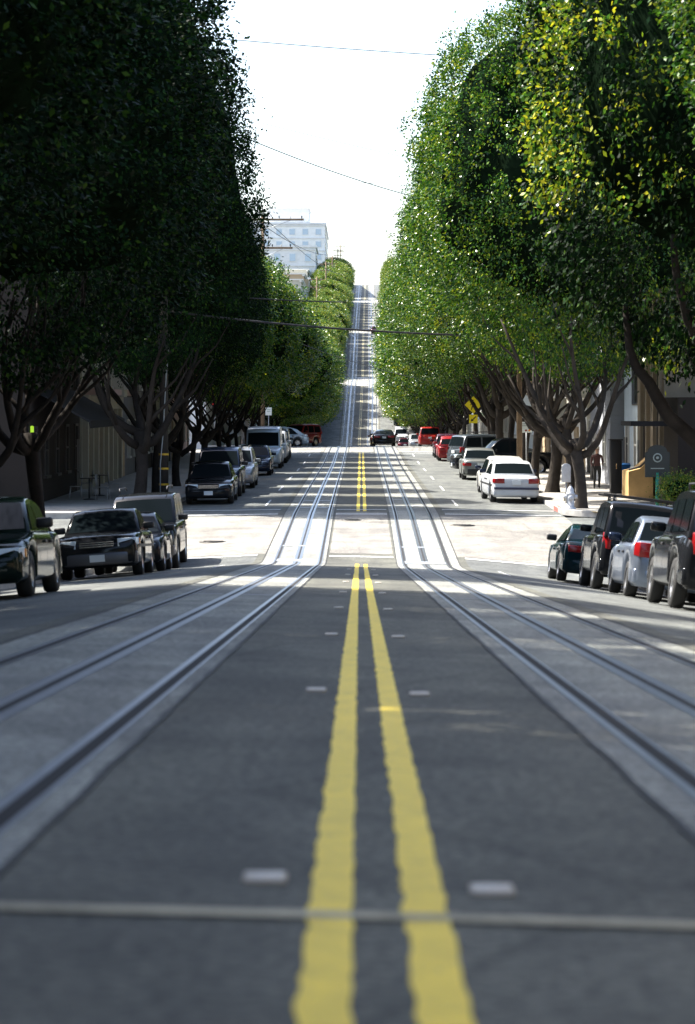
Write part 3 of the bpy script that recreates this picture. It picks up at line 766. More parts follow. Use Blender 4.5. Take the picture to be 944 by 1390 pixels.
def park(fn, side, D, gap, name, label, cat, pnt, turn=0, **k):
    """side +1: nose away from the camera; -1: nose towards it. D is the end nearest the camera, gap: road-side face from the centre line"""
    kw = fn(**k); L = kw['L']; W = kw['W']; u = side*(gap+W/2); Dc = D+L/2
    hd = (0 if side > 0 else math.pi)+R(turn)
    g_ = CARG_R if side > 0 else CARG_L
    p = pit(Dc)
    kw.pop('pitch', None)
    o = vehicle(name, label, cat, P(u, Dc, .01), hd, g_, Pn[pnt], **kw)
    roll = math.atan2(RZ(u+.7, Dc)-RZ(u-.7, Dc), 1.4)
    # orient to the road surface
    Mz = Matrix.Rotation(hd, 3, 'Z'); Ms = Matrix.Rotation(p, 3, 'X') @ Matrix.Rotation(-roll, 3, 'Y')
    o.rotation_euler = (Ms @ Mz).to_euler()
    return o
# near right group
park(SUV, 1, 36.6, 4.42, 'suv', 'large black sport utility vehicle nearest on the right, cut by the picture edge', 'suv', 'black', H=1.80, W=1.84, rim=M_rim, rack=True)
park(SEDAN, 1, 43.6, 4.48, 'sedan', 'silver sedan with big red tail lamps parked between two black utility vehicles', 'sedan', 'silver', H=1.43, W=1.72, L=4.45, tl=[(.80, .44, .70, .95)], deck=.98, belt=.92, mirc=Pn['navy'])
park(SUV, 1, 49.6, 4.45, 'suv', 'black sport utility vehicle with roof rack bars parked ahead of the silver sedan', 'suv', 'black', H=1.74, rack='bars', L=4.4)
park(COUPE, 1, 55.4, 4.22, 'coupe', 'dark teal coupe parked last before the intersection on the right', 'coupe', 'teal', tl=[(.76, .30, .66, .80)], mirc=M_black, turn=0)
# near left group
park(SEDAN, -1, 33.4, 4.33, 'sedan', 'dark green-black sedan nearest on the left, cut by the picture edge', 'sedan', 'green', H=1.37, L=4.6, hood=.76, nose=.55, hl=[(.76, .42, .50, .66)], mirc=M_black)
park(BOXY, -1, 51.2, 4.36, 'sedan', 'dark square old sedan with chrome bumper parked beside the near left tree', 'sedan', 'black', L=4.2, W=1.72, H=1.39, bump=M_rimd, hl=[(.78, .42, .60, .76)], mirc=M_black, ra=-1.2, stripe=True)
park(COUPE, -1, 56.0, 4.28, 'hatchback', 'small dark hatchback squeezed between the old sedan and the black utility vehicle', 'hatchback', 'black', L=3.7, W=1.62, H=1.33, rear_y=-1.5, prof=[(.75, .84), (.1, 1.22), (-.1, 1.30), (-.5, 1.33), (-1.0, 1.28), (-1.2, 1.22), (-1.6, .90)], mirc=M_black)
park(SUV, -1, 60.3, 4.28, 'suv', 'black sport utility vehicle with chrome bumper facing us at the left corner', 'suv', 'black', H=1.86, L=4.4, W=1.76, bump=M_rimd, rack=True, mirc=M_black)
# second block, right
park(BOXY, 1, 88.8, 4.36, 'sedan', 'white square sedan with wide red tail lamps, nearest past the right corner', 'sedan', 'white', L=4.65, W=1.70, H=1.42, tl=[(.80, .42, .68, .85)], stripe=True, turn=3.0, mirc=Pn['navy'], deck=.93, belt=.93, rear_y=-1.2,
     prof=[(.80, .93), (.18, 1.34), (.02, 1.40), (-.3, 1.42), (-.78, 1.39), (-.92, 1.34), (-1.42, .95)])
park(SEDAN, 1, 95.2, 4.50, 'sedan', 'white rounded sedan parked directly ahead of the square white sedan', 'sedan', 'cream', H=1.42, turn=3, mirc=Pn['navy'])
park(BOXY, 1, 113.5, 4.42, 'sedan', 'grey silver older sedan with small red tail lamps beside the black truck nose', 'sedan', 'silverd', W=1.66, tl=[(.78, .42, .62, .76)], bump=M_black)
park(SEDAN, 1, 147.5, 4.35, 'hatchback', 'bright red small hatchback parked beyond the grey angled utility vehicle', 'hatchback', 'red', L=3.9, W=1.64, H=1.40, rear_y=-1.7, prof=[(.95, .88), (.3, 1.31), (.1, 1.38), (-.5, 1.40), (-1.3, 1.34), (-1.5, 1.28), (-1.85, .92)], fa=1.15, ra=-1.2)
park(SEDAN, 1, 153.2, 4.30, 'sedan', 'maroon sedan parked just beyond the bright red hatchback', 'sedan', 'maroon')
# second block, left
park(SEDAN, -1, 87.8, 4.36, 'sedan', 'black sedan with pale blue headlamps, first past the left corner', 'sedan', 'black', hl=[(.76, .36, .58, .69)], mirror=False)
park(SUV, -1, 94.2, 4.38, 'minivan', 'dark navy sport utility vehicle directly behind the black sedan on the left', 'suv', 'navy', H=1.70, W=1.78, mirc=M_black)
park(WAGON, -1, 102.8, 4.25, 'station_wagon', 'grey silver station wagon with roof rails on the left', 'station wagon', 'gsil', H=1.60, rack=True, belt=.98, prof=[(.92, .98), (.35, 1.48), (.15, 1.57), (-.8, 1.60), (-1.65, 1.57), (-1.83, 1.50), (-2.12, 1.02)],
     wins=[[(.70, 1.02), (.30, 1.45), (-.08, 1.46), (-.08, 1.02)], [(-.16, 1.02), (-.16, 1.46), (-.98, 1.46), (-.98, 1.02)], [(-1.06, 1.02), (-1.06, 1.46), (-1.66, 1.44), (-1.86, 1.04)]])
park(SEDAN, -1, 120.5, 4.20, 'sedan', 'dark sedan with bright reflections on windscreen and bonnet in front of the white van', 'sedan', 'navy', H=1.38)
park(VAN, -1, 133.5, 4.10, 'van', 'white van with raised roof and wide dark windscreen on the left', 'van', 'lblue', W=2.0, H=2.15, prof=[(1.60, 1.10), (1.15, 1.86), (1.18, 2.02), (-.5, 2.15), (-2.0, 2.12), (-2.2, 2.0), (-2.36, 1.14)])
park(SUV, -1, 143.5, 4.12, 'suv', 'white sport utility vehicle just behind the high-roof van', 'suv', 'white')
park(SUV, -1, 150.0, 4.15, 'suv', 'dark sport utility vehicle last in the left row before the crest', 'suv', 'grey', H=1.68)

def stand(fn, u, D, heading, name, label, cat, pnt, lift=.14, group=None, ps=True, **k):
    kw = fn(**k); o = vehicle(name, label, cat, (PS if ps else P)(u, D, .01), heading, group, Pn[pnt], **kw)
    if not ps: o.rotation_euler = (Matrix.Rotation(pit(D), 3, 'X') @ Matrix.Rotation(heading, 3, 'Z')).to_euler()
    return o
# angled vehicles on the right
stand(SUV, 6.9, 137, R(-62), 'suv', 'slate grey sport utility vehicle parked at an angle with its side windows showing', 'suv', 'grey', ps=False, H=1.82, rack=True, L=4.6)
def PICK(**k):
    d = dict(L=5.0, W=1.86, H=1.76, gc=.32, belt=1.08, hood=1.06, deck=1.08, cowl=1.0, rear_y=-.9, rw=.38, wr=.76, nose=.84, tail=.95,
             prof=[(1.0, 1.08), (.42, 1.62), (.22, 1.73), (-.1, 1.76), (-.62, 1.73), (-.74, 1.66), (-.86, 1.10)],
             wins=[[(.80, 1.12), (.40, 1.60), (-.12, 1.62), (-.12, 1.12)], [(-.22, 1.12), (-.22, 1.60), (-.62, 1.58), (-.66, 1.12)]], hl=[(.78, .52, .82, 1.0)], tl=[(.84, .74, .80, 1.05)]); d.update(k); return d
o = stand(PICK, 6.75, 122.5, R(98), 'pickup_truck', 'black pickup truck standing across the right pavement with its nose to the road', 'pickup truck', 'black', ps=False, L=4.9)
# right of the crest
stand(SUV, 5.75, 216, R(0), 'suv', 'bright red sport utility vehicle standing just beyond the crest on the right', 'suv', 'pickup', ps=False, W=1.84, L=4.7, H=1.78, group='cars parked beyond the crest')
stand(SEDAN, 5.3, 238, R(180), 'sedan', 'pale car facing us next to the bright red utility vehicle beyond the crest', 'sedan', 'gsil', ps=False, group='cars parked beyond the crest')
stand(SEDAN, 5.2, 296, R(0), 'hatchback', 'small maroon car at the foot of the far hill on the right', 'hatchback', 'maroon', ps=False, L=3.9, ra=-1.05, group='cars parked beyond the crest')
stand(SUV, 5.2, 322, R(180), 'suv', 'white and grey utility vehicle facing us at the foot of the far hill', 'suv', 'white', ps=False, group='cars parked beyond the crest')
stand(VAN, 5.3, 338, R(0), 'van', 'dark blue van partly under the trees at the foot of the far hill', 'van', 'navy', ps=False, W=2.0, group='cars parked beyond the crest')
stand(SUV, 5.4, 350, R(12), 'suv', 'blue utility vehicle above the dark blue van on the lower far hill', 'suv', 'lblue', ps=False, group='cars parked beyond the crest')
# middle of the road beyond the crest
stand(COUPE, 1.75, 197, R(0), 'sports_car', 'black low sports car with pale rear window driving away over the crest', 'sports car', 'black', ps=False, W=1.8, tl=[(.80, .30, .66, .80)])
stand(COUPE, 1.75, 211, R(0), 'convertible', 'wide dark brown car driving just ahead of the black sports car', 'car', 'brown', ps=False, W=2.05, H=1.34)
# left of the crest: two cars standing across
stand(SEDAN, -6.2, 187, R(112), 'sedan', 'pale blue curved sedan standing at an angle by the left corner of the crest', 'sedan', 'lblue', ps=False, L=4.6, H=1.46, prof=[(1.05, .88), (.25, 1.33), (0, 1.43), (-.45, 1.46), (-1.1, 1.35), (-1.4, 1.25), (-1.95, .90)], rear_y=-1.85)
stand(SUV, -4.75, 197, R(150), 'suv', 'red utility vehicle with amber and red tail lamps beside the pale blue sedan', 'suv', 'red', ps=False, H=1.66, W=1.72, L=4.2)
# climbing the hill
stand(SEDAN, -4.2, 590, R(180), 'sedan', 'pale car coming down the upper far hill on the left', 'sedan', 'gsil', ps=False)
stand(SEDAN, 2.3, 489, R(0), 'sedan', 'tiny dark red car at the middle crossing of the far hill', 'sedan', 'maroon', ps=False)
stand(SEDAN, -4.6, 456, R(180), 'sedan', 'tiny dark car parked on the left of the middle far hill block', 'sedan', 'black', ps=False)
for i, (u, D, pnt) in enumerate([(5.2, 400, 'white'), (5.2, 412, 'silver'), (5.2, 424, 'red'), (-5.2, 402, 'navy'), (-5.2, 415, 'gsil'), (5.2, 640, 'white')]):
    stand(SEDAN, u, D, 0 if u > 0 else math.pi, 'sedan', ['white car parked first above the lowest crossing of the far hill, right side', 'silver car parked second above the lowest far hill crossing, right side', 'red car parked third above the lowest far hill crossing, right side', 'navy car parked first above the lowest far hill crossing, left side', 'grey car parked second above the lowest far hill crossing, left side', 'white car parked above the top crossing of the far hill'][i], 'sedan', pnt, ps=False, detail=False, group='cars parked up the far hill')

# ------------------------------------------------------------------ buildings
def wallm(nm, c, **k): return mat('wall_'+nm, c, .85, var=k.get('var', .08), vscale=.8, bump=.15, bscale=12, spec=.25)
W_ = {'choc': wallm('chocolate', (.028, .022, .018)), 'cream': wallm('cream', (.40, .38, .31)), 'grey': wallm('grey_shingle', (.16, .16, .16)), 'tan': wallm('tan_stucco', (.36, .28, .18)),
      'white': wallm('white_stucco', (.68, .68, .66)), 'blue': wallm('pale_blue', (.42, .50, .56)), 'beige': wallm('beige_stucco', (.22, .185, .135), var=.18), 'rose': wallm('rose', (.45, .32, .28)), 'olive': wallm('olive', (.24, .24, .17))}
M_wing = mat('window_glass', (.03, .04, .05), .06, spec=.8)
M_frame = mat('window_frame_paint', (.55, .54, .50), .6)
M_frdark = mat('dark_frame_paint', (.05, .045, .04), .6)
M_roof = mat('roof_gravel', (.22, .21, .20), .95, var=.2, vscale=2)
def siding_mat():
    m = mat('grey_siding', (.26, .27, .29), .7); n = m.node_tree; b = n.nodes['Principled BSDF']
    tc = n.nodes.new('ShaderNodeTexCoord'); sp = n.nodes.new('ShaderNodeSeparateXYZ'); n.links.new(tc.outputs['Object'], sp.inputs[0])
    mo = n.nodes.new('ShaderNodeMath'); mo.operation = 'MULTIPLY'; mo.inputs[1].default_value = 1/.16; n.links.new(sp.outputs[2], mo.inputs[0])
    fr = n.nodes.new('ShaderNodeMath'); fr.operation = 'FRACT'; n.links.new(mo.outputs[0], fr.inputs[0])
    bp = n.nodes.new('ShaderNodeBump'); bp.inputs['Distance'].default_value = .05; bp.inputs['Strength'].default_value = 1.0; bp.invert = True
    n.links.new(fr.outputs[0], bp.inputs['Height']); n.links.new(bp.outputs[0], b.inputs['Normal']); return m
W_['siding'] = siding_mat()
def building(side, D0, D1, H, wall, label, u0=10.8, depth=13, front=True, storeys=None, bays=0, trim=M_frame, garage=0, front_face=True, wd=1.0, cat='building', g=None, sh=3.1, flat_front=False):
    """street face at u0 on the given side; local frame: origin at street face foot nearest the camera, +X along the street (away), +Y out of the wall towards the road"""
    zb = min(RZ(side*11, D0), RZ(side*11, D1))+.14; zt = max(RZ(side*11, D0), RZ(side*11, D1))
    Dm = (D0+D1)/2; c = ctr(Dm)
    org = Vector((side*u0+c, D0, zb)); root = empty('building', org, 0, label=label, cat=cat, group=g)
    # children are placed in world-aligned local coordinates: x outward = -side
    X = lambda o_: -side*o_
    ln = D1-D0-.04; up = zt-zb
    mb = MB(); xs = sorted((0, side*depth)); mb.box(xs[0], xs[1], 0, ln, -2.5-up, H+up); mb.build('wall', wall, root)
    mb = MB(); xs = sorted((X(.35), side*(depth+.1))); mb.box(xs[0], xs[1], -.2 if front_face else .0, ln+.0, H+up, H+up+.22)
    xs = sorted((X(.2), side*.3)); mb.box(xs[0], xs[1], -.1 if front_face else .0, ln, H+up-.3, H+up-.003); mb.build('cornice', trim, root)
    mb = MB(); xs = sorted((side*.3, side*(depth-.2))); mb.box(xs[0], xs[1], .2, ln-.2, H+up+.223, H+up+.26); mb.build('roof', M_roof, root)
    def window(y, z, w2, h2, face='street', out=.0):
        """window centred at y (along) and z, on the street face or on the face towards the camera"""
        def bx(mb, a0, a1, z0, z1, o0, o1, mi=0):
            if face == 'street':
                xs = sorted((X(out+o0), X(out+o1))); mb.box(xs[0], xs[1], a0, a1, z0, z1, mi)
            else: xs = sorted((side*a0, side*a1)); mb.box(xs[0], xs[1], -o1-out, -o0-out, z0, z1, mi)
        mb = MB(); t = .09
        bx(mb, y-w2, y-w2+t, z-h2, z+h2, .0, .07); bx(mb, y+w2-t, y+w2, z-h2, z+h2, .0, .07)
        bx(mb, y-w2+t, y+w2-t, z+h2-t, z+h2, .0, .07); bx(mb, y-w2-.08, y+w2+.08, z-h2-.1, z-h2-.003, .0, .14)
        bx(mb, y-w2+t, y+w2-t, z-.03, z+.03, .0, .05)
        f = mb.build('window', trim, root)
        mb = MB(); bx(mb, y-w2+t+.002, y+w2-t-.002, z-h2, z-.032, .0, .02); bx(mb, y-w2+t+.002, y+w2-t-.002, z+.032, z+h2-t-.002, .0, .02); mb.build('pane', M_wing, f)
    ns = storeys or max(1, int((H-.8)/sh)); nb = max(1, int(ln/3.0))
    for st in range(ns):
        z = up+1.9+st*sh
        if z+1 > H+up-.35: break
        for i in range(nb):
            y = (i+.5)*ln/nb
            if st == 0 and garage and i < garage: continue
            if bays and st > 0 and i % 2 == 0 and ln/nb > 2.6:
                mb = MB(); xs = sorted((0, X(.85))); bw = 1.15
                if side > 0: poly = [(0, y-bw), (-.85, y-bw*.6), (-.85, y+bw*.6), (0, y+bw)]
                else: poly = [(0, y-bw), (.85, y-bw*.6), (.85, y+bw*.6), (0, y+bw)]
                if st == 1: mb.prism(poly, 'z', z-1.25, up+1.9+(ns-1)*sh+1.25); mb.build('bay', wall, root)
                window(y, z, .55, .85, out=.85)
            else: window(y, z, .5*wd, .85)
        if front_face:
            nf = max(1, int(min(depth, 13)/3.2))
            for i in range(nf): window((i+.5)*min(depth, 13)/nf, z, .5, .85, 'front')
    for i in range(garage):
        y = (i+.5)*ln/nb; mb = MB(); xs = sorted((X(0), X(.05))); mb.box(xs[0], xs[1], y-1.15, y+1.15, 0, up+2.3)
        for k in range(4): xs2 = sorted((X(.05), X(.075))); mb.box(xs2[0], xs2[1], y-1.05, y+1.05, up+.15+k*.55, up+.6+k*.55)
        mb.build('garage_door', W_['tan'], root)
    mb = MB(); y = ln-1.0; xs = sorted((X(0), X(.06))); mb.box(xs[0], xs[1], y-.5, y+.5, 0, up+2.15); d_ = mb.build('door', M_frdark, root)
    mb = MB(); xs = sorted((X(.06), X(.12))); mb.box(xs[0], xs[1], y-.42, y-.36, up+.9, up+1.05); mb.build('handle', M_chrome, d_)
    return root, X, ln, up
# left, second block
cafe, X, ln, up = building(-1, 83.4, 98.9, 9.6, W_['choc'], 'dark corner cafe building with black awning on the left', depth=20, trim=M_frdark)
M_awn = mat('awning_black', (.010, .010, .011), .9)
mb = MB()
mb.add([(0, 1, 3.9), (0, 13.5, 3.9), (1.9, 13.5, 2.85), (1.9, 1, 2.85), (1.9, 13.5, 2.6), (1.9, 1, 2.6), (0, 1, 3.85), (0, 13.5, 3.85), (1.86, 13.5, 2.8), (1.86, 1, 2.8)],
       [(0, 1, 2, 3), (3, 2, 4, 5), (0, 3, 9, 6), (1, 2, 8, 7), (6, 7, 8, 9), (3, 5, 9), (2, 4, 8)])
mb.build('awning', M_awn, cafe)
M_neon = mat('neon_green', (.2, .5, .02), .4, emit=(.55, .9, .05), estr=.22)
mb = MB()
for k, pts_ in enumerate([[(0, 0), (0, .32), (.14, .32), (.14, .17), (0, .17)], [(.2, .0), (.27, .32), (.34, 0)], [(.42, 0), (.42, .32)], [(.5, .08), (.5, .32)], [(.5, 0), (.5, .02)]]):
    mb.tube([(.06, .3+x*1.1, 2.35+z) for x, z in pts_], .022, 6)
mb.build('neon_sign', M_neon, cafe)
b2, X, ln, up = building(-1, 99, 113.8, 9.8, W_['cream'], 'cream building with tall pilasters and garage openings on the left', front_face=False, garage=3, bays=1, u0=10.75)
mb = MB()
for i in range(8): y = .15+i*(ln-.6)/7; mb.box(.0, .22, y, y+.38, -1, 3.15)
mb.box(0, .26, 0, ln, 3.153, 3.7); mb.build('pilaster_front', W_['cream'], b2)
mb = MB(); mb.box(0, .75, 0, ln, 3.703, 3.95); mb.build('ledge', W_['rose'], b2)
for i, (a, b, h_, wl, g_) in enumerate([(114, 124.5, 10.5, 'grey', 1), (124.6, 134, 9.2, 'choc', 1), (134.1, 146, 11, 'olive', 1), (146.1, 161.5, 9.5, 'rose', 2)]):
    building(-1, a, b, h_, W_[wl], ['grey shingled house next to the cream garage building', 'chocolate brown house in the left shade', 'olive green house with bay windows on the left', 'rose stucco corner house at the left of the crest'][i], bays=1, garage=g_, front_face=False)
# right, second block
bR, X, ln, up = building(1, 88.2, 96.6, 9.5, W_['beige'], 'beige stucco building with narrow tall windows on the right', u0=10.35, storeys=1, sh=8, trim=M_frdark)
def slim(root, X, y, z0, z1, w2=.28):
    mb = MB(); xs = sorted((X(0), X(.05))); mb.box(xs[0], xs[1], y-w2, y+w2, z0, z1); f = mb.build('window', M_frdark, root)
    mb = MB(); xs = sorted((X(.05), X(.06))); mb.box(xs[0], xs[1], y-w2+.05, y+w2-.05, z0+.05, z1-.05); mb.build('pane', M_wing, f)
for y in (1.3, 3.1, 5.2, 6.9): slim(bR, X, y, 2.6, 5.4); slim(bR, X, y, 6.3, 8.4)
mb = MB()
for y in (.1, 2.1, 4.2, 6.1): xs = sorted((X(0), X(.14))); mb.box(xs[0], xs[1], y, y+.35, -1, 9.1)
mb.build('pilaster', W_['beige'], bR)
mb = MB(); mb.box(-.0, 2.6, -3.9, -.02, -1, 3.6); mb.build('entrance_wing', W_['choc'], bR)
mb = MB(); xs = (-1.5, -.02); mb.box(xs[0], xs[1], -3.5, -.3, 2.65, 2.8); mb.build('entrance_canopy', M_awn, bR)
bB, X, ln, up = building(1, 97.2, 103.5, 8.0, W_['blue'], 'pale blue and white house with dark awning window on the right', u0=10.55, front_face=False, storeys=1)
slim(bB, X, 2.0, 3.3, 5.0, .9)
mb = MB(); mb.add([(X(0), .6, 5.2), (X(0), 3.6, 5.2), (X(.8), 3.6, 4.6), (X(.8), .6, 4.6), (X(0), .6, 5.14), (X(0), 3.6, 5.14), (X(.76), 3.6, 4.54), (X(.76), .6, 4.54)], [(0, 1, 2, 3), (4, 5, 6, 7), (0, 3, 7, 4), (1, 2, 6, 5), (3, 2, 6, 7)]); mb.build('awning', Pn['navy'], bB)
building(1, 103.6, 112.5, 10.5, W_['siding'], 'grey house with horizontal clapboard siding on the right', u0=10.0, storeys=3, sh=3.1)
for i, (a, b, h_, wl, u_) in enumerate([(112.6, 124.5, 9.5, 'cream', 10.9), (124.6, 136, 10.2, 'white', 10.9), (136.1, 148, 9, 'cream', 10.9), (148.1, 161.5, 10.5, 'tan', 10.9)]):
    building(1, a, b, h_, W_[wl], ['cream house seen between the ficus trunks behind the black truck', 'white stucco house behind the grey angled utility vehicle', 'second cream house from the crest on the right', 'tan corner house at the right of the crest'][i], u0=u_, bays=1, garage=2, front_face=False)
# beyond the crest and up the hill (mostly behind trees)
lab3 = ['lowest', 'second', 'third', 'top']
q = random.Random(4)
names = ['white', 'cream', 'rose', 'blue', 'tan', 'beige', 'olive']
cnt = 0
for bi, (a, b) in enumerate(BLK[2:6]):
    for s_ in (-1, 1):
        n = 5; x = a+1.5
        for i in range(n):
            x2 = a+1.5+(b-a-3)*(i+1)/n-.1
            if s_ < 0 and bi == 3 and i == 3: break
            if s_ < 0 and bi == 3: uu = 12.0
            else: uu = 10.9
            wn = names[(cnt*3+bi) % 7]; hh = q.uniform(8, 10.5) if not (s_ < 0 and bi == 3) else q.uniform(7, 8.5)
            building(s_, x, x2, hh, W_[wn], f'{ {"blue":"pale blue","rose":"rose pink"}.get(wn, wn)} house, {ORD[i]} from below in the {["block beyond the crest", "lowest block of the far hill", "middle block of the far hill", "upper block of the far hill"][bi]}, {sides[s_]}', bays=1, u0=uu, wd=1.2, g='houses along the far street')
            x = x2+.1; cnt += 1
# big pale apartment blocks near the top left
W_['tower'] = wallm('bluish_white', (.80, .80, .76))
def tower(u1, u0, D0, D1, H, wall, label, bands=4, col2=None, roofbox=None):
    zb = RZ(-12, D0)-1.5; o = Vector((u1+ctr(D0), D0, zb)); root = empty('apartment_building', o, 0, label=label, cat='apartment block', group='pale apartment blocks near the hill top')
    wdt = u0-u1; ln = D1-D0; mb = MB(); mb.box(-wdt, 0, 0, ln, -3, H); mb.build('wall', wall, root)
    mb = MB(); mb.box(-wdt-.3, .3, -.3, ln+.3, H, H+.5); mb.build('parapet', W_['white'], root)
    sh = (H-1)/bands
    for k in range(bands):
        z = 1.5+k*sh
        mb = MB(); mb.box(-wdt-.15, .15, -.18, -.003, z+sh*.70, z+sh*.78); mb.build('ledge', W_['white'], root)
        nf = int(wdt/3.2)
        for i in range(nf):
            x = -(i+.5)*wdt/nf; mb = MB(); mb.box(x-.75, x+.75, -.08, -.002, z, z+sh*.5); f = mb.build('window', W_['white'], root)
            mb = MB(); mb.box(x-.65, x+.65, -.10, -.081, z+.1, z+sh*.5-.1); mb.build('pane', mat('pale_pane', (.42, .52, .60), .1, spec=.8), f)
        for i in range(int(ln/4)):
            y = (i+.5)*4; mb = MB(); mb.box(.003, .08, y-.8, y+.8, z, z+sh*.5); f = mb.build('window', M_frame, root)
            mb = MB(); mb.box(.081, .10, y-.7, y+.7, z+.1, z+sh*.5-.1); mb.build('pane', M_wing, f)
    if roofbox:
        x0, x1, y0, y1, h_ = roofbox; mb = MB(); mb.box(x0, x1, y0, y1, H+.5, H+.5+h_); mb.box(x0-.2, x1+.2, y0-.2, y1+.2, H+.5+h_, H+.8+h_); mb.build('penthouse', W_['white'], root)
    return root
# u given as signed: right edge u1 (towards the street), left edge = u1 - width
tower(-9.9, -9.9+19.5, 640, 700, 19.5, W_['tower'], 'tallest pale blue apartment block with roof box near the hill top', 6, roofbox=(-14.5, -4, 4, 20, 3.6))
tower(-10.8, -10.8+17, 572, 600, 15.5, W_['white'], 'white apartment block below the tallest pale blue one', 4)
tower(-11.0, -11.0+11, 520, 548, 11.0, W_['cream'], 'cream apartment block lowest of the three near the hill top', 3)
# near block (houses added to block light, also seen on a side step)
for s_ in (-1, 1):
    for i, (a, b, wl) in enumerate([(-12, 8, 'tan'), (8.1, 26, 'olive'), (26.1, 44, 'cream'), (44.1, 61.5, 'rose')]):
        building(s_, a, b, 7.0 if s_ < 0 else 9.5, W_['choc'] if (s_ < 0 and i == 3) else W_[wl], f'{ "chocolate brown" if (s_ < 0 and i == 3) else {"rose":"rose pink","olive":"olive green"}.get(wl, wl)} house added on the near {sides[s_]} side, {ORD[i]} along the first block', bays=1, garage=1, front_face=False)

# ------------------------------------------------------------------ street furniture
M_pole = mat('galvanised_pole', (.35, .36, .36), .5, .6)
M_signy = mat('sign_yellow', (.78, .70, .02), .45)
M_signw = mat('sign_white', (.66, .70, .66), .5)
M_ink = mat('sign_ink', (.01, .01, .01), .6)
# yellow pedestrian crossing sign with arrow plate
pz = empty('crossing_sign', PS(6.78, 156), 0, label='yellow diamond pedestrian sign with arrow plate under it near the crest', cat='road sign')
mb = MB(); mb.tube([(0, .03, -.1), (0, .03, 3.4)], .03, 8); mb.build('post', M_pole, pz)
mb = MB(); r_ = .53; mb.prism([(0, 2.05+.45), (r_, 2.05+.45+r_), (0, 2.05+.45+2*r_), (-r_, 2.05+.45+r_)], 'y', -.012, 0); dm = mb.build('sign_plate', M_signy, pz)
zc = 2.5+r_
def flat(mb, poly, y=-.016): mb.prism(poly, 'y', y, -.0125)
mb = MB()
flat(mb, [(-.03+.05*math.cos(t*.7854), zc+.27+.05*math.sin(t*.7854)) for t in range(8)])
flat(mb, [(-.07, zc+.20), (.04, zc+.20), (.05, zc-.02), (-.06, zc-.02)])
flat(mb, [(-.06, zc-.0), (.0, zc-.0), (-.10, zc-.32), (-.16, zc-.30)]); flat(mb, [(-.01, zc-.0), (.05, zc-.0), (.15, zc-.28), (.09, zc-.31)])
flat(mb, [(-.07, zc+.20), (-.05, zc+.14), (-.16, zc-.02), (-.19, zc+.01)]); flat(mb, [(.04, zc+.20), (.03, zc+.13), (.13, zc+.0), (.16, zc+.03)])
mb.build('walking_figure', M_ink, dm)
mb = MB(); mb.box(-.26, .26, -.012, 0, 1.92, 2.44); ap = mb.build('arrow_plate', M_signy, pz)
mb = MB(); flat(mb, [(.14, 2.36), (.19, 2.31), (-.02, 2.10), (-.07, 2.15)]); flat(mb, [(-.16, 2.02), (.02, 2.06), (-.12, 2.20)]); mb.build('arrow', M_ink, ap)
# pale parking sign boards
def board_sign(u, D, w2, z0, z1, label, marks):
    r = empty('parking_sign', PS(u, D), 0, label=label, cat='street sign')
    mb = MB(); mb.tube([(0, .03, -.1), (0, .03, z1+.1)], .03, 8); mb.build('post', M_pole, r)
    mb = MB(); mb.box(-w2, w2, -.012, 0, z0, z1); p = mb.build('sign_plate', M_signw, r, bevel=.004)
    for (x, z, a, b, m_, rd) in marks:
        mb = MB()
        if rd: mb.prism([(x+a*math.cos(t*.5236), z+a*math.sin(t*.5236)) for t in range(12)], 'y', -.017, -.0125)
        else: mb.box(x-a, x+a, -.016, -.0125, z-b, z+b)
        mb.build('sign_mark', m_, p)
M_gr = mat('sign_green', (.05, .30, .16), .5); M_mg = mat('mark_grey', (.30, .34, .30), .6)
board_sign(7.45, 157, .27, 1.95, 2.6, 'pale green-white sign board on a post right of the yellow diamond', [(0, 2.5, .2, .02, M_gr, 0), (0, 2.40, .16, .02, M_gr, 0), (0, 2.08, .2, .02, M_gr, 0)])
board_sign(6.95, 108.5, .23, 2.05, 2.50, 'small pale sign with a red and an orange dot beside the wooden pole', [(0, 2.42, .18, .015, M_mg, 0), (0, 2.34, .18, .015, M_mg, 0), (-.02, 2.14, .045, 0, M_red, 1), (.12, 2.14, .045, 0, M_amber, 1)])
board_sign(-6.5, 180.5, .22, 2.1, 2.65, 'white square sign on a pale post above the left row of cars', [(0, 2.50, .13, .02, M_mg, 0), (0, 2.38, .13, .02, M_mg, 0)])
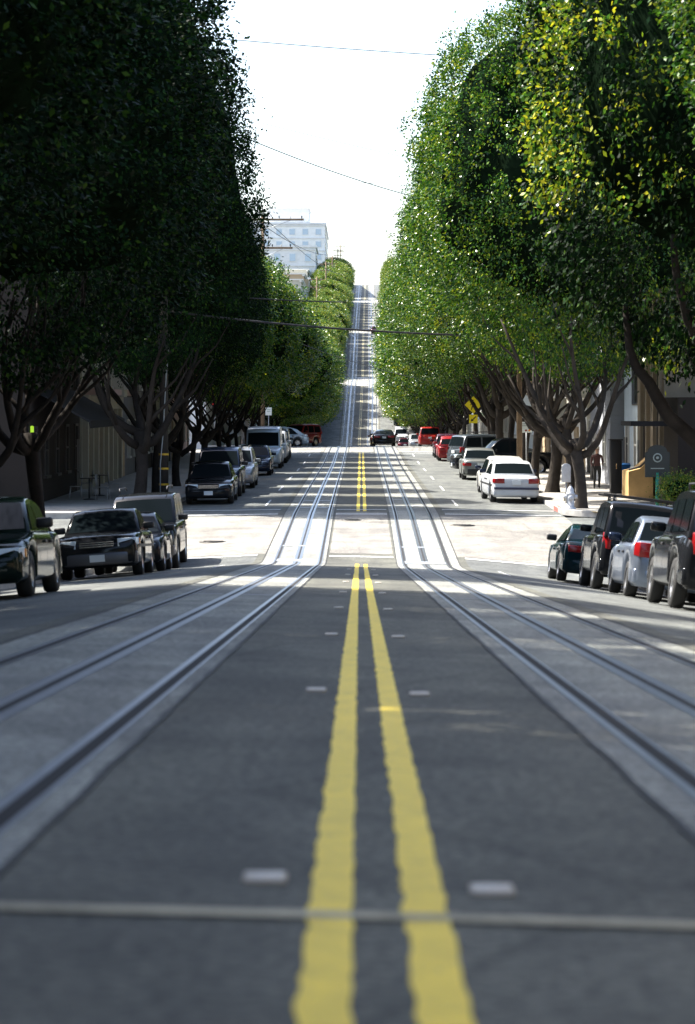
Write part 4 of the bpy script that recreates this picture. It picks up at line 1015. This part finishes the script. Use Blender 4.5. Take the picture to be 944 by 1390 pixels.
# utility poles
def pole(u, D, H, label, arms=(), r=.14, marks=False, m_=None, conduit=False, g='wooden utility poles'):
    root = empty('utility_pole', PS(u, D), 0, label=label, cat='utility pole', group=g)
    mb = MB(); mb.tube([(0, 0, -.4), (0, 0, H*.5), (0, 0, H)], [r, r*.88, r*.72], 12); mb.build('post', m_ or M_wood, root)
    for z, a, b in arms:
        mb = MB(); mb.box(-a, b, r*.7, r*.7+.12, z-.07, z+.07); ar = mb.build('crossarm', M_wood, root, bevel=.01)
        n = 6
        for k in range(n):
            x = -a+.15+(a+b-.3)*k/(n-1)
            mb = MB(); mb.lathe([(0, .20), (.05, .18), (.03, .14), (.06, .11), (.03, .07), (.02, 0)], 10, c=(x, r*.7+.06, z+.07)); mb.build('insulator', M_glass if k % 2 else M_frame, ar)
        mb = MB(); mb.tube([(b*.7, r*.7+.14, z-.02), (0, r*.9, z-.75)], .02, 6); mb.tube([(-a*.7, r*.7+.14, z-.02), (0, r*.9, z-.75)], .02, 6); mb.build('brace', M_pole, root)
    if marks:
        for z in (1.55, 1.05, .5):
            mb = MB(); mb.lathe([(r+.012, z-.035), (r+.012, z+.035)], 14); mb.build('yellow_band', mat('band_yellow', (.75, .45, .03), .5), root)
    if conduit:
        mb = MB(); mb.tube([(-.15+.04, -r, 0), (-.11, -r-.02, 1.2), (-.02, -r-.04, 2.2), (.10, -r-.02, 4.4), (.18, -r, 5.3)], .022, 6); mb.build('conduit', mat('conduit_grey', (.40, .44, .46), .5), root)
        mb = MB(); mb.box(-.18, .22, -r-.22, -r-.002, 5.2, 5.75); mb.build('transformer_box', M_black, root)
    return root
pole(6.5, 106, 12.0, 'plain wooden pole standing behind the white sedans on the right', r=.12)
pole(-6.9, 90, 12, 'dark pole with three yellow bands and a leaning grey conduit on the left', r=.16, marks=True, conduit=True, m_=mat('pole_dark', (.05, .045, .04), .8))
pole(-6.95, 168.5+13, 16.2, 'tall pole with two long crossarms sticking out of the left crowns', arms=((15.9, 1.4, 2.9), (13.9, 1.4, 2.1)), r=.15)
for i, (u, D, H) in enumerate([(-7.6, 425, 14.0), (-7.6, 520, 13), (-6.9, 560, 12.5), (-6.8, 650, 11.5), (-6.6, 690, 11)]):
    pole(u, D, H, ['lowest thin pole with crossarm rising from the left trees of the far hill', 'tall pole with crossarm in front of the cream apartment block', 'tall pale pole rising before the pale apartment blocks', 'dark pole with crossarms beside the top of the far hill', 'topmost small pole at the hill crest'][i],
         arms=((H-.5, 1.3, 1.3), (H-1.8, 1.1, 1.1)), g='utility poles up the far hill')
# hydrant
hy = empty('fire_hydrant', PS(6.62, 81.6), 0, label='white fire hydrant on the right corner pavement', cat='fire hydrant')
Mw = mat('hydrant_white', (.46, .47, .49), .4, var=.1, vscale=9)
mb = MB(); mb.lathe([(.17, 0), (.17, .05), (.12, .07), (.115, .45), (.14, .47), (.14, .51), (.115, .53), (.11, .62), (.06, .70), (.03, .74), (0, .75)], 20); mb.build('barrel', Mw, hy)
for s_ in (-1, 1):
    mb = MB(); mb.lathe([(.0, s_*.22), (.06, s_*.22), (.065, s_*.13), (.05, s_*.10)], 14, 'x', c=(0, 0, .40)); mb.build('outlet', Mw, hy)
mb = MB(); mb.lathe([(.0, -.23), (.08, -.23), (.085, -.13), (.07, -.09)], 14, 'y', c=(0, 0, .36)); mb.build('outlet', Mw, hy)
mb = MB(); mb.lathe([(0, .79), (.03, .79), (.03, .74)], 6); mb.build('nut', M_iron, hy)
# white meter / cabinet on a post
mt = empty('meter_cabinet', PS(6.85, 86.2), 0, label='white round-topped meter cabinet on a post behind the hydrant', cat='meter')
mb = MB(); mb.tube([(0, 0, -.05), (0, 0, .75)], .03, 8); mb.build('post', M_pole, mt)
mb = MB(); mb.prism([(-.15, .7)]+[(.15*math.cos(math.pi-t*math.pi/8), 1.2+.13*math.sin(t*math.pi/8)) for t in range(9)]+[(.15, .7)], 'y', -.09, .09); mb.build('housing', Mw, mt, bevel=.02)
# black kiosk column
kk = empty('advert_column', PS(9.35, 99.3-4.5), 0, label='tall black narrow cabinet on the right pavement beside the person', cat='cabinet')
mb = MB(); mb.box(-.2, .2, -.3, .3, 0, 1.95); mb.build('cabinet_body', M_black, kk, bevel=.02)
mb = MB(); mb.box(-.24, .24, -.34, .34, 1.953, 2.0); mb.build('cap', M_black, kk)
mb = MB(); mb.box(-.02, .02, -.32, -.302, .9, 1.1); mb.build('handle', M_chrome, kk)
# blue bin
bn = empty('recycling_bin', PS(9.75, 96.5), 0, label='small bright blue recycling bin beside the clapboard house', cat='bin')
Mb = mat('bin_blue', (.02, .16, .45), .5)
mb = MB(); mb.add([(-.22, -.22, .05), (.22, -.22, .05), (.22, .22, .05), (-.22, .22, .05), (-.28, -.28, .95), (.28, -.28, .95), (.28, .28, .95), (-.28, .28, .95)], [(0, 3, 2, 1), (4, 5, 6, 7), (0, 1, 5, 4), (1, 2, 6, 5), (2, 3, 7, 6), (3, 0, 4, 7)]); mb.build('bin_body', Mb, bn, bevel=.02)
mb = MB(); mb.prism([(-.32, .953), (.30, .953), (.30, 1.0), (-.1, 1.08), (-.32, 1.02)], 'x', -.30, .30); mb.build('lid', Mb, bn, bevel=.01)
# tan stair box with dark railing
st = empty('stair_enclosure', PS(9.75, 90.3), 0, label='tan wooden stair enclosure with sloping dark top against the beige building', cat='stair box')
mb = MB(); mb.prism([(0, 0), (2.2, 0), (2.2, 1.55), (1.2, 1.35), (0, .95)], 'y', -.35, .35)
mb = MB(); mb.prism([(-.45, 0), (.40, 0), (.40, 1.45), (-.05, 1.05), (-.45, .95)], 'y', -.6, 1.6); mb.build('side_panel', mat('tan_wood', (.42, .27, .11), .7, var=.15, vscale=2), st)
mb = MB(); mb.tube([(-.45, -.62, 1.02), (-.05, -.62, 1.12), (.40, -.62, 1.52)], .045, 6); mb.build('handrail', M_frdark, st)
# oval dark sign board on a green post
sg = empty('sign_board', PS(9.6, 83.6), 0, label='dark round-topped sign board on a green post by the right corner', cat='sign board')
mb = MB(); mb.tube([(0, 0, -.1), (0, 0, 1.1)], .06, 8); mb.build('post', mat('post_green', (.02, .22, .14), .5), sg)
mb = MB(); mb.prism([(-.40, .95), (.40, .95), (.40, 1.75)]+[(.32*math.cos(t*math.pi/8), 1.78+.22*math.sin(t*math.pi/8)) for t in range(9)]+[(-.40, 1.75)], 'y', -.04, .04); sb = mb.build('panel', mat('board_dark', (.03, .035, .03), .6), sg)
mb = MB(); mb.lathe([(.15, -.045), (.15, -.052), (.11, -.052), (.11, -.045)], 20, 'y', c=(0, 0, 1.58)); mb.lathe([(.05, -.045), (.05, -.052), (0, -.052)], 12, 'y', c=(0, 0, 1.58)); mb.box(-.22, .22, -.046, -.0405, 1.22, 1.25); mb.build('emblem', M_mg, sb)
# bush by the right edge
bush = crown_mesh('foliage', .7, .7, .55, 160, 30, .07, 77, M_leafh, .7)
bo = bpy.data.objects.new('shrub', bush); C.objects.link(bo); bo.location = PS(10.2, 82.6, .55); tag(bo, 'yellow-green shrub at the right picture edge behind the sign board', 'shrub')
# traffic signal
ts = empty('traffic_signal', PS(-10.3, 170+11), 0, label='traffic signal with a lit red lamp far down the left pavement', cat='traffic signal')
mb = MB(); mb.tube([(0, 0, -.1), (0, 0, 3.0)], .06, 8); mb.build('post', M_pole, ts)
mb = MB(); mb.box(-.17, .17, -.2, .0, 2.0, 3.05); mb.build('housing', M_black, ts, bevel=.02)
for z, nm, m_ in ((2.85, 'red_lamp', mat('lamp_red', (.5, .0, .0), .3, emit=(1, .03, .03), estr=3)), (2.52, 'amber_lamp', M_amber), (2.2, 'green_lamp', M_gr)):
    mb = MB(); mb.lathe([(0, -.225), (.08, -.222), (.13, -.205), (.13, -.19)], 14, 'y', c=(0, 0, z)); mb.build(nm, m_, ts)
# cafe furniture
def cafe_table(u, D, label):
    t = empty('cafe_table', PS(u, D), 0, label=label, cat='cafe table', group='cafe tables on the left pavement')
    mb = MB(); mb.lathe([(0, .73), (.33, .73), (.34, .74), (.33, .755), (0, .755)], 20); mb.build('table_top', M_iron, t)
    mb = MB(); mb.tube([(0, 0, .02), (0, 0, .728)], .03, 8); mb.lathe([(.22, 0), (.20, .03), (.04, .05)], 14); mb.build('pedestal', M_iron, t)
def cafe_chair(u, D, rz, label):
    t = empty('cafe_chair', PS(u, D), rz, label=label, cat='cafe chair', group='metal cafe chairs on the left pavement')
    mb = MB(); mb.box(-.2, .2, -.2, .2, .44, .46); mb.build('seat', M_pole, t, bevel=.01)
    mb = MB(); mb.tube([(-.19, .19, .46), (-.2, .23, .88), (.2, .23, .88), (.19, .19, .46)], .013, 6)
    for x in (-.1, 0, .1): mb.tube([(x, .2, .46), (x, .23, .88)], .009, 5)
    mb.build('backrest', M_pole, t)
    for x in (-1, 1):
        for y in (-1, 1):
            mb = MB(); mb.tube([(x*.17, y*.17, .44), (x*.22, y*.22, 0)], .013, 6); mb.build('leg', M_pole, t)
cafe_table(-9.4, 89, 'round dark cafe table nearest on the left pavement'); cafe_table(-9.4, 92.5, 'round dark cafe table further along under the black awning')
for i, (u, D, rz) in enumerate([(-8.9, 88.6, 1.5), (-9.9, 89.3, -1.5), (-8.85, 92.2, 1.7), (-9.9, 92.8, -1.4)]):
    cafe_chair(u, D, rz, ['metal chair on the road side of the nearest cafe table', 'metal chair on the wall side of the nearest cafe table', 'metal chair on the road side of the further cafe table', 'metal chair on the wall side of the further cafe table'][i])

# ------------------------------------------------------------------ person on the right pavement
def person(u, D, label, H=1.58):
    k = H/1.75; sk = [('pelvis', (0, 0, .95), .15), ('waist', (0, .0, 1.10), .135), ('chest', (0, .01, 1.32), .165), ('neck0', (0, .02, 1.47), .085), ('neck', (0, .0, 1.54), .055), ('chin', (0, -.03, 1.60), .075), ('head', (0, -.01, 1.67), .098), ('crown', (0, .0, 1.73), .07),
        ('hipl', (-.10, 0, .90), .105), ('kneel', (-.11, -.12, .50), .065), ('anl', (-.12, -.02, .09), .045), ('toel', (-.13, -.18, .04), .04),
        ('hipr', (.10, 0, .90), .105), ('kneer', (.11, .02, .49), .065), ('anr', (.11, .26, .12), .045), ('toer', (.12, .14, .04), .04),
        ('shl', (-.19, .01, 1.42), .065), ('ell', (-.25, .05, 1.13), .045), ('wrl', (-.22, -.12, .93), .032), ('hal', (-.21, -.16, .86), .035),
        ('shr', (.19, .01, 1.42), .065), ('elr', (.25, .06, 1.13), .045), ('wrr', (.24, -.06, .90), .032), ('har', (.24, -.09, .83), .035)]
    ed = [('pelvis', 'waist'), ('waist', 'chest'), ('chest', 'neck0'), ('neck0', 'neck'), ('neck', 'chin'), ('chin', 'head'), ('head', 'crown'), ('pelvis', 'hipl'), ('hipl', 'kneel'), ('kneel', 'anl'), ('anl', 'toel'),
          ('pelvis', 'hipr'), ('hipr', 'kneer'), ('kneer', 'anr'), ('anr', 'toer'), ('chest', 'shl'), ('shl', 'ell'), ('ell', 'wrl'), ('wrl', 'hal'), ('chest', 'shr'), ('shr', 'elr'), ('elr', 'wrr'), ('wrr', 'har')]
    ix = {n: i for i, (n, _, _) in enumerate(sk)}
    vs = [Vector(p)*k for _, p, _ in sk]; es = [(ix[a], ix[b]) for a, b in ed]; rs = [r*k for _, _, r in sk]
    for s_, hn in ((-1, 'hal'), (1, 'har')):          # fingers
        b = vs[ix[hn]]
        for j in range(5):
            off = Vector((s_*.0+(j-2)*.004, -.035+.018*j, 0)); q0 = len(vs)
            if j == 0: p1, p2 = b+Vector((0, -.035, -.01)), b+Vector((0, -.05, -.045))
            else: p1 = b+off+Vector((0, 0, -.05-.006*(j in (2, 3)))); p2 = p1+Vector((-s_*.012, -.01, -.035))
            vs += [p1, p2]; rs += [.010, .008]; es += [(ix[hn], q0), (q0, q0+1)]
    me = bpy.data.meshes.new('person'); me.from_pydata(vs, es, []); o = bpy.data.objects.new('person', me); C.objects.link(o)
    md = o.modifiers.new('skin', 'SKIN')
    for i, sv in enumerate(me.skin_vertices[0].data): sv.radius = (rs[i], rs[i]*(.8 if i in (1, 2) else 1)); sv.use_root = i == 0
    sb_ = o.modifiers.new('sub', 'SUBSURF'); sb_.levels = 1; sb_.render_levels = 1
    m1 = mat('skin_tone', (.42, .25, .17), .5); m2 = mat('dark_maroon_jacket', (.05, .018, .018), .8); m3 = mat('dark_trousers', (.012, .012, .015), .85)
    m = bpy.data.materials.new('clothed'); m.use_nodes = True; n = m.node_tree; bs = n.nodes['Principled BSDF']; bs.inputs['Roughness'].default_value = .8
    tc = n.nodes.new('ShaderNodeTexCoord'); sp = n.nodes.new('ShaderNodeSeparateXYZ'); n.links.new(tc.outputs['Object'], sp.inputs[0])
    r = n.nodes.new('ShaderNodeValToRGB'); r.color_ramp.interpolation = 'CONSTANT'; e = r.color_ramp.elements
    e[0].position = 0; e[0].color = (.012, .012, .012, 1); e[1].position = .97*k/2; e[1].color = (.06, .02, .018, 1)
    x = e.new(1.50*k/2); x.color = (.42, .25, .17, 1)
    mm = n.nodes.new('ShaderNodeMath'); mm.operation = 'MULTIPLY'; mm.inputs[1].default_value = .5; n.links.new(sp.outputs[2], mm.inputs[0]); n.links.new(mm.outputs[0], r.inputs[0]); n.links.new(r.outputs[0], bs.inputs['Base Color'])
    me.materials.append(m); o.location = PS(u, D, 0); tag(o, label, 'person')
    mb = MB(); hc = Vector((0, .02, 1.685))*k
    bm = bmesh.new(); bmesh.ops.create_uvsphere(bm, u_segments=16, v_segments=10, radius=1)
    vv = [(hc.x+v.co.x*.112*k, hc.y+v.co.y*.115*k+(.0), hc.z+v.co.z*.115*k+.02) for v in bm.verts]; ff = [tuple(v.index for v in f.verts) for f in bm.faces if f.calc_center_median().z > .1 or f.calc_center_median().y > .2]; bm.free()
    mb.add(vv, ff, 0, True); mb.build('hair', mat('pale_hair', (.55, .48, .38), .7), o, recalc=False)
    mb = MB()
    for s_ in (-1, 1): mb.lathe([(0, -.108*k), (.011, -.105*k), (.012, -.095*k)], 8, 'y', c=(s_*.036*k, 0, 1.665*k))
    mb.box(-.022, .022, -.110*k, -.098*k, 1.600*k, 1.606*k); mb.build('face_features', M_ink, o)
    mb = MB(); mb.add([(0, -.125*k, 1.63*k), (-.014, -.10*k, 1.625*k), (.014, -.10*k, 1.625*k), (0, -.10*k, 1.672*k)], [(0, 1, 2), (0, 2, 3), (0, 3, 1), (1, 3, 2)]); mb.build('nose', m1, o)
person(9.1, 99.5, 'small person in dark clothes walking on the right pavement beside the black cabinet')

# ------------------------------------------------------------------ overhead wires (each hangs across the street at its own distance)
def W3(x, y, D): return Vector(((x-487)/3500*D, D, (550-y)/3500*D))
def wire(x0, y0, x1, y1, D0, D1, r, label, sag=.25, ext=.35):
    a, b = W3(x0, y0, D0), W3(x1, y1, D1); d = b-a; a2 = a-d*ext; b2 = b+d*ext
    pts = []
    for i in range(25):
        t = i/24; p = a2+(b2-a2)*t; tt = (p-a).dot(d)/d.dot(d); p.z -= sag*4*(t*(1-t)) - sag*4*((ext/(1+2*ext))*(1-ext/(1+2*ext))); pts.append(p)
    mb = MB(); mb.tube(pts, r, 6); o = mb.build('overhead_wire', M_wire); tag(o, label, 'overhead wire', 'wires hung across the street')
wire(300, 52, 640, 77, 95, 95, 0.017, 'topmost wire crossing the white sky', .1)
wire(300, 54, 640, 80, 150, 152, 0.013, 'thin wire just under the topmost one in the sky', .1)
wire(330, 160, 545, 212, 110, 118, 0.011, 'faint thin wire slanting down right across the middle sky', .1)
wire(334, 187, 545, 262, 92, 108, 0.019, 'dark wire slanting down to the right crowns under the faint one', .3)
wire(395, 241, 545, 251, 130, 130, 0.013, 'level wire crossing the slanting dark wire in the sky', .05)
wire(305, 402, 432, 409, 90, 90, 0.024, 'upper of the two wires in front of the left crowns', .05, .3)
wire(300, 431, 560, 452, 88, 90, 0.038, 'thick dark wire crossing low over the far hill road', .12, .25)
wire(432, 475, 560, 512, 150, 170, 0.018, 'thin slanting wire over the yellow-green crowns of the far hill', .2, .2)
wire(350, 300, 452, 345, 172, 400, 0.027, 'long wire running from the crossarms towards the pale apartment blocks', .8, 0)
wire(352, 288, 470, 372, 172, 520, 0.027, 'second long wire running from the crossarms up the far hill', 1.2, 0)
# ------------------------------------------------------------------ air
mb = MB(); mb.box(-905, 905, -62, 2990, -42.5, 62)
m = bpy.data.materials.new('haze'); m.use_nodes = True; n = m.node_tree; n.nodes.remove(n.nodes['Principled BSDF'])
pv = n.nodes.new('ShaderNodeVolumePrincipled'); pv.inputs['Color'].default_value = (.86, .93, 1, 1); pv.inputs['Density'].default_value = HAZE; pv.inputs['Anisotropy'].default_value = .3
n.links.new(pv.outputs[0], n.nodes['Material Output'].inputs['Volume'])
if HAZE > 0: tag(mb.build('haze', m), kind='stuff')
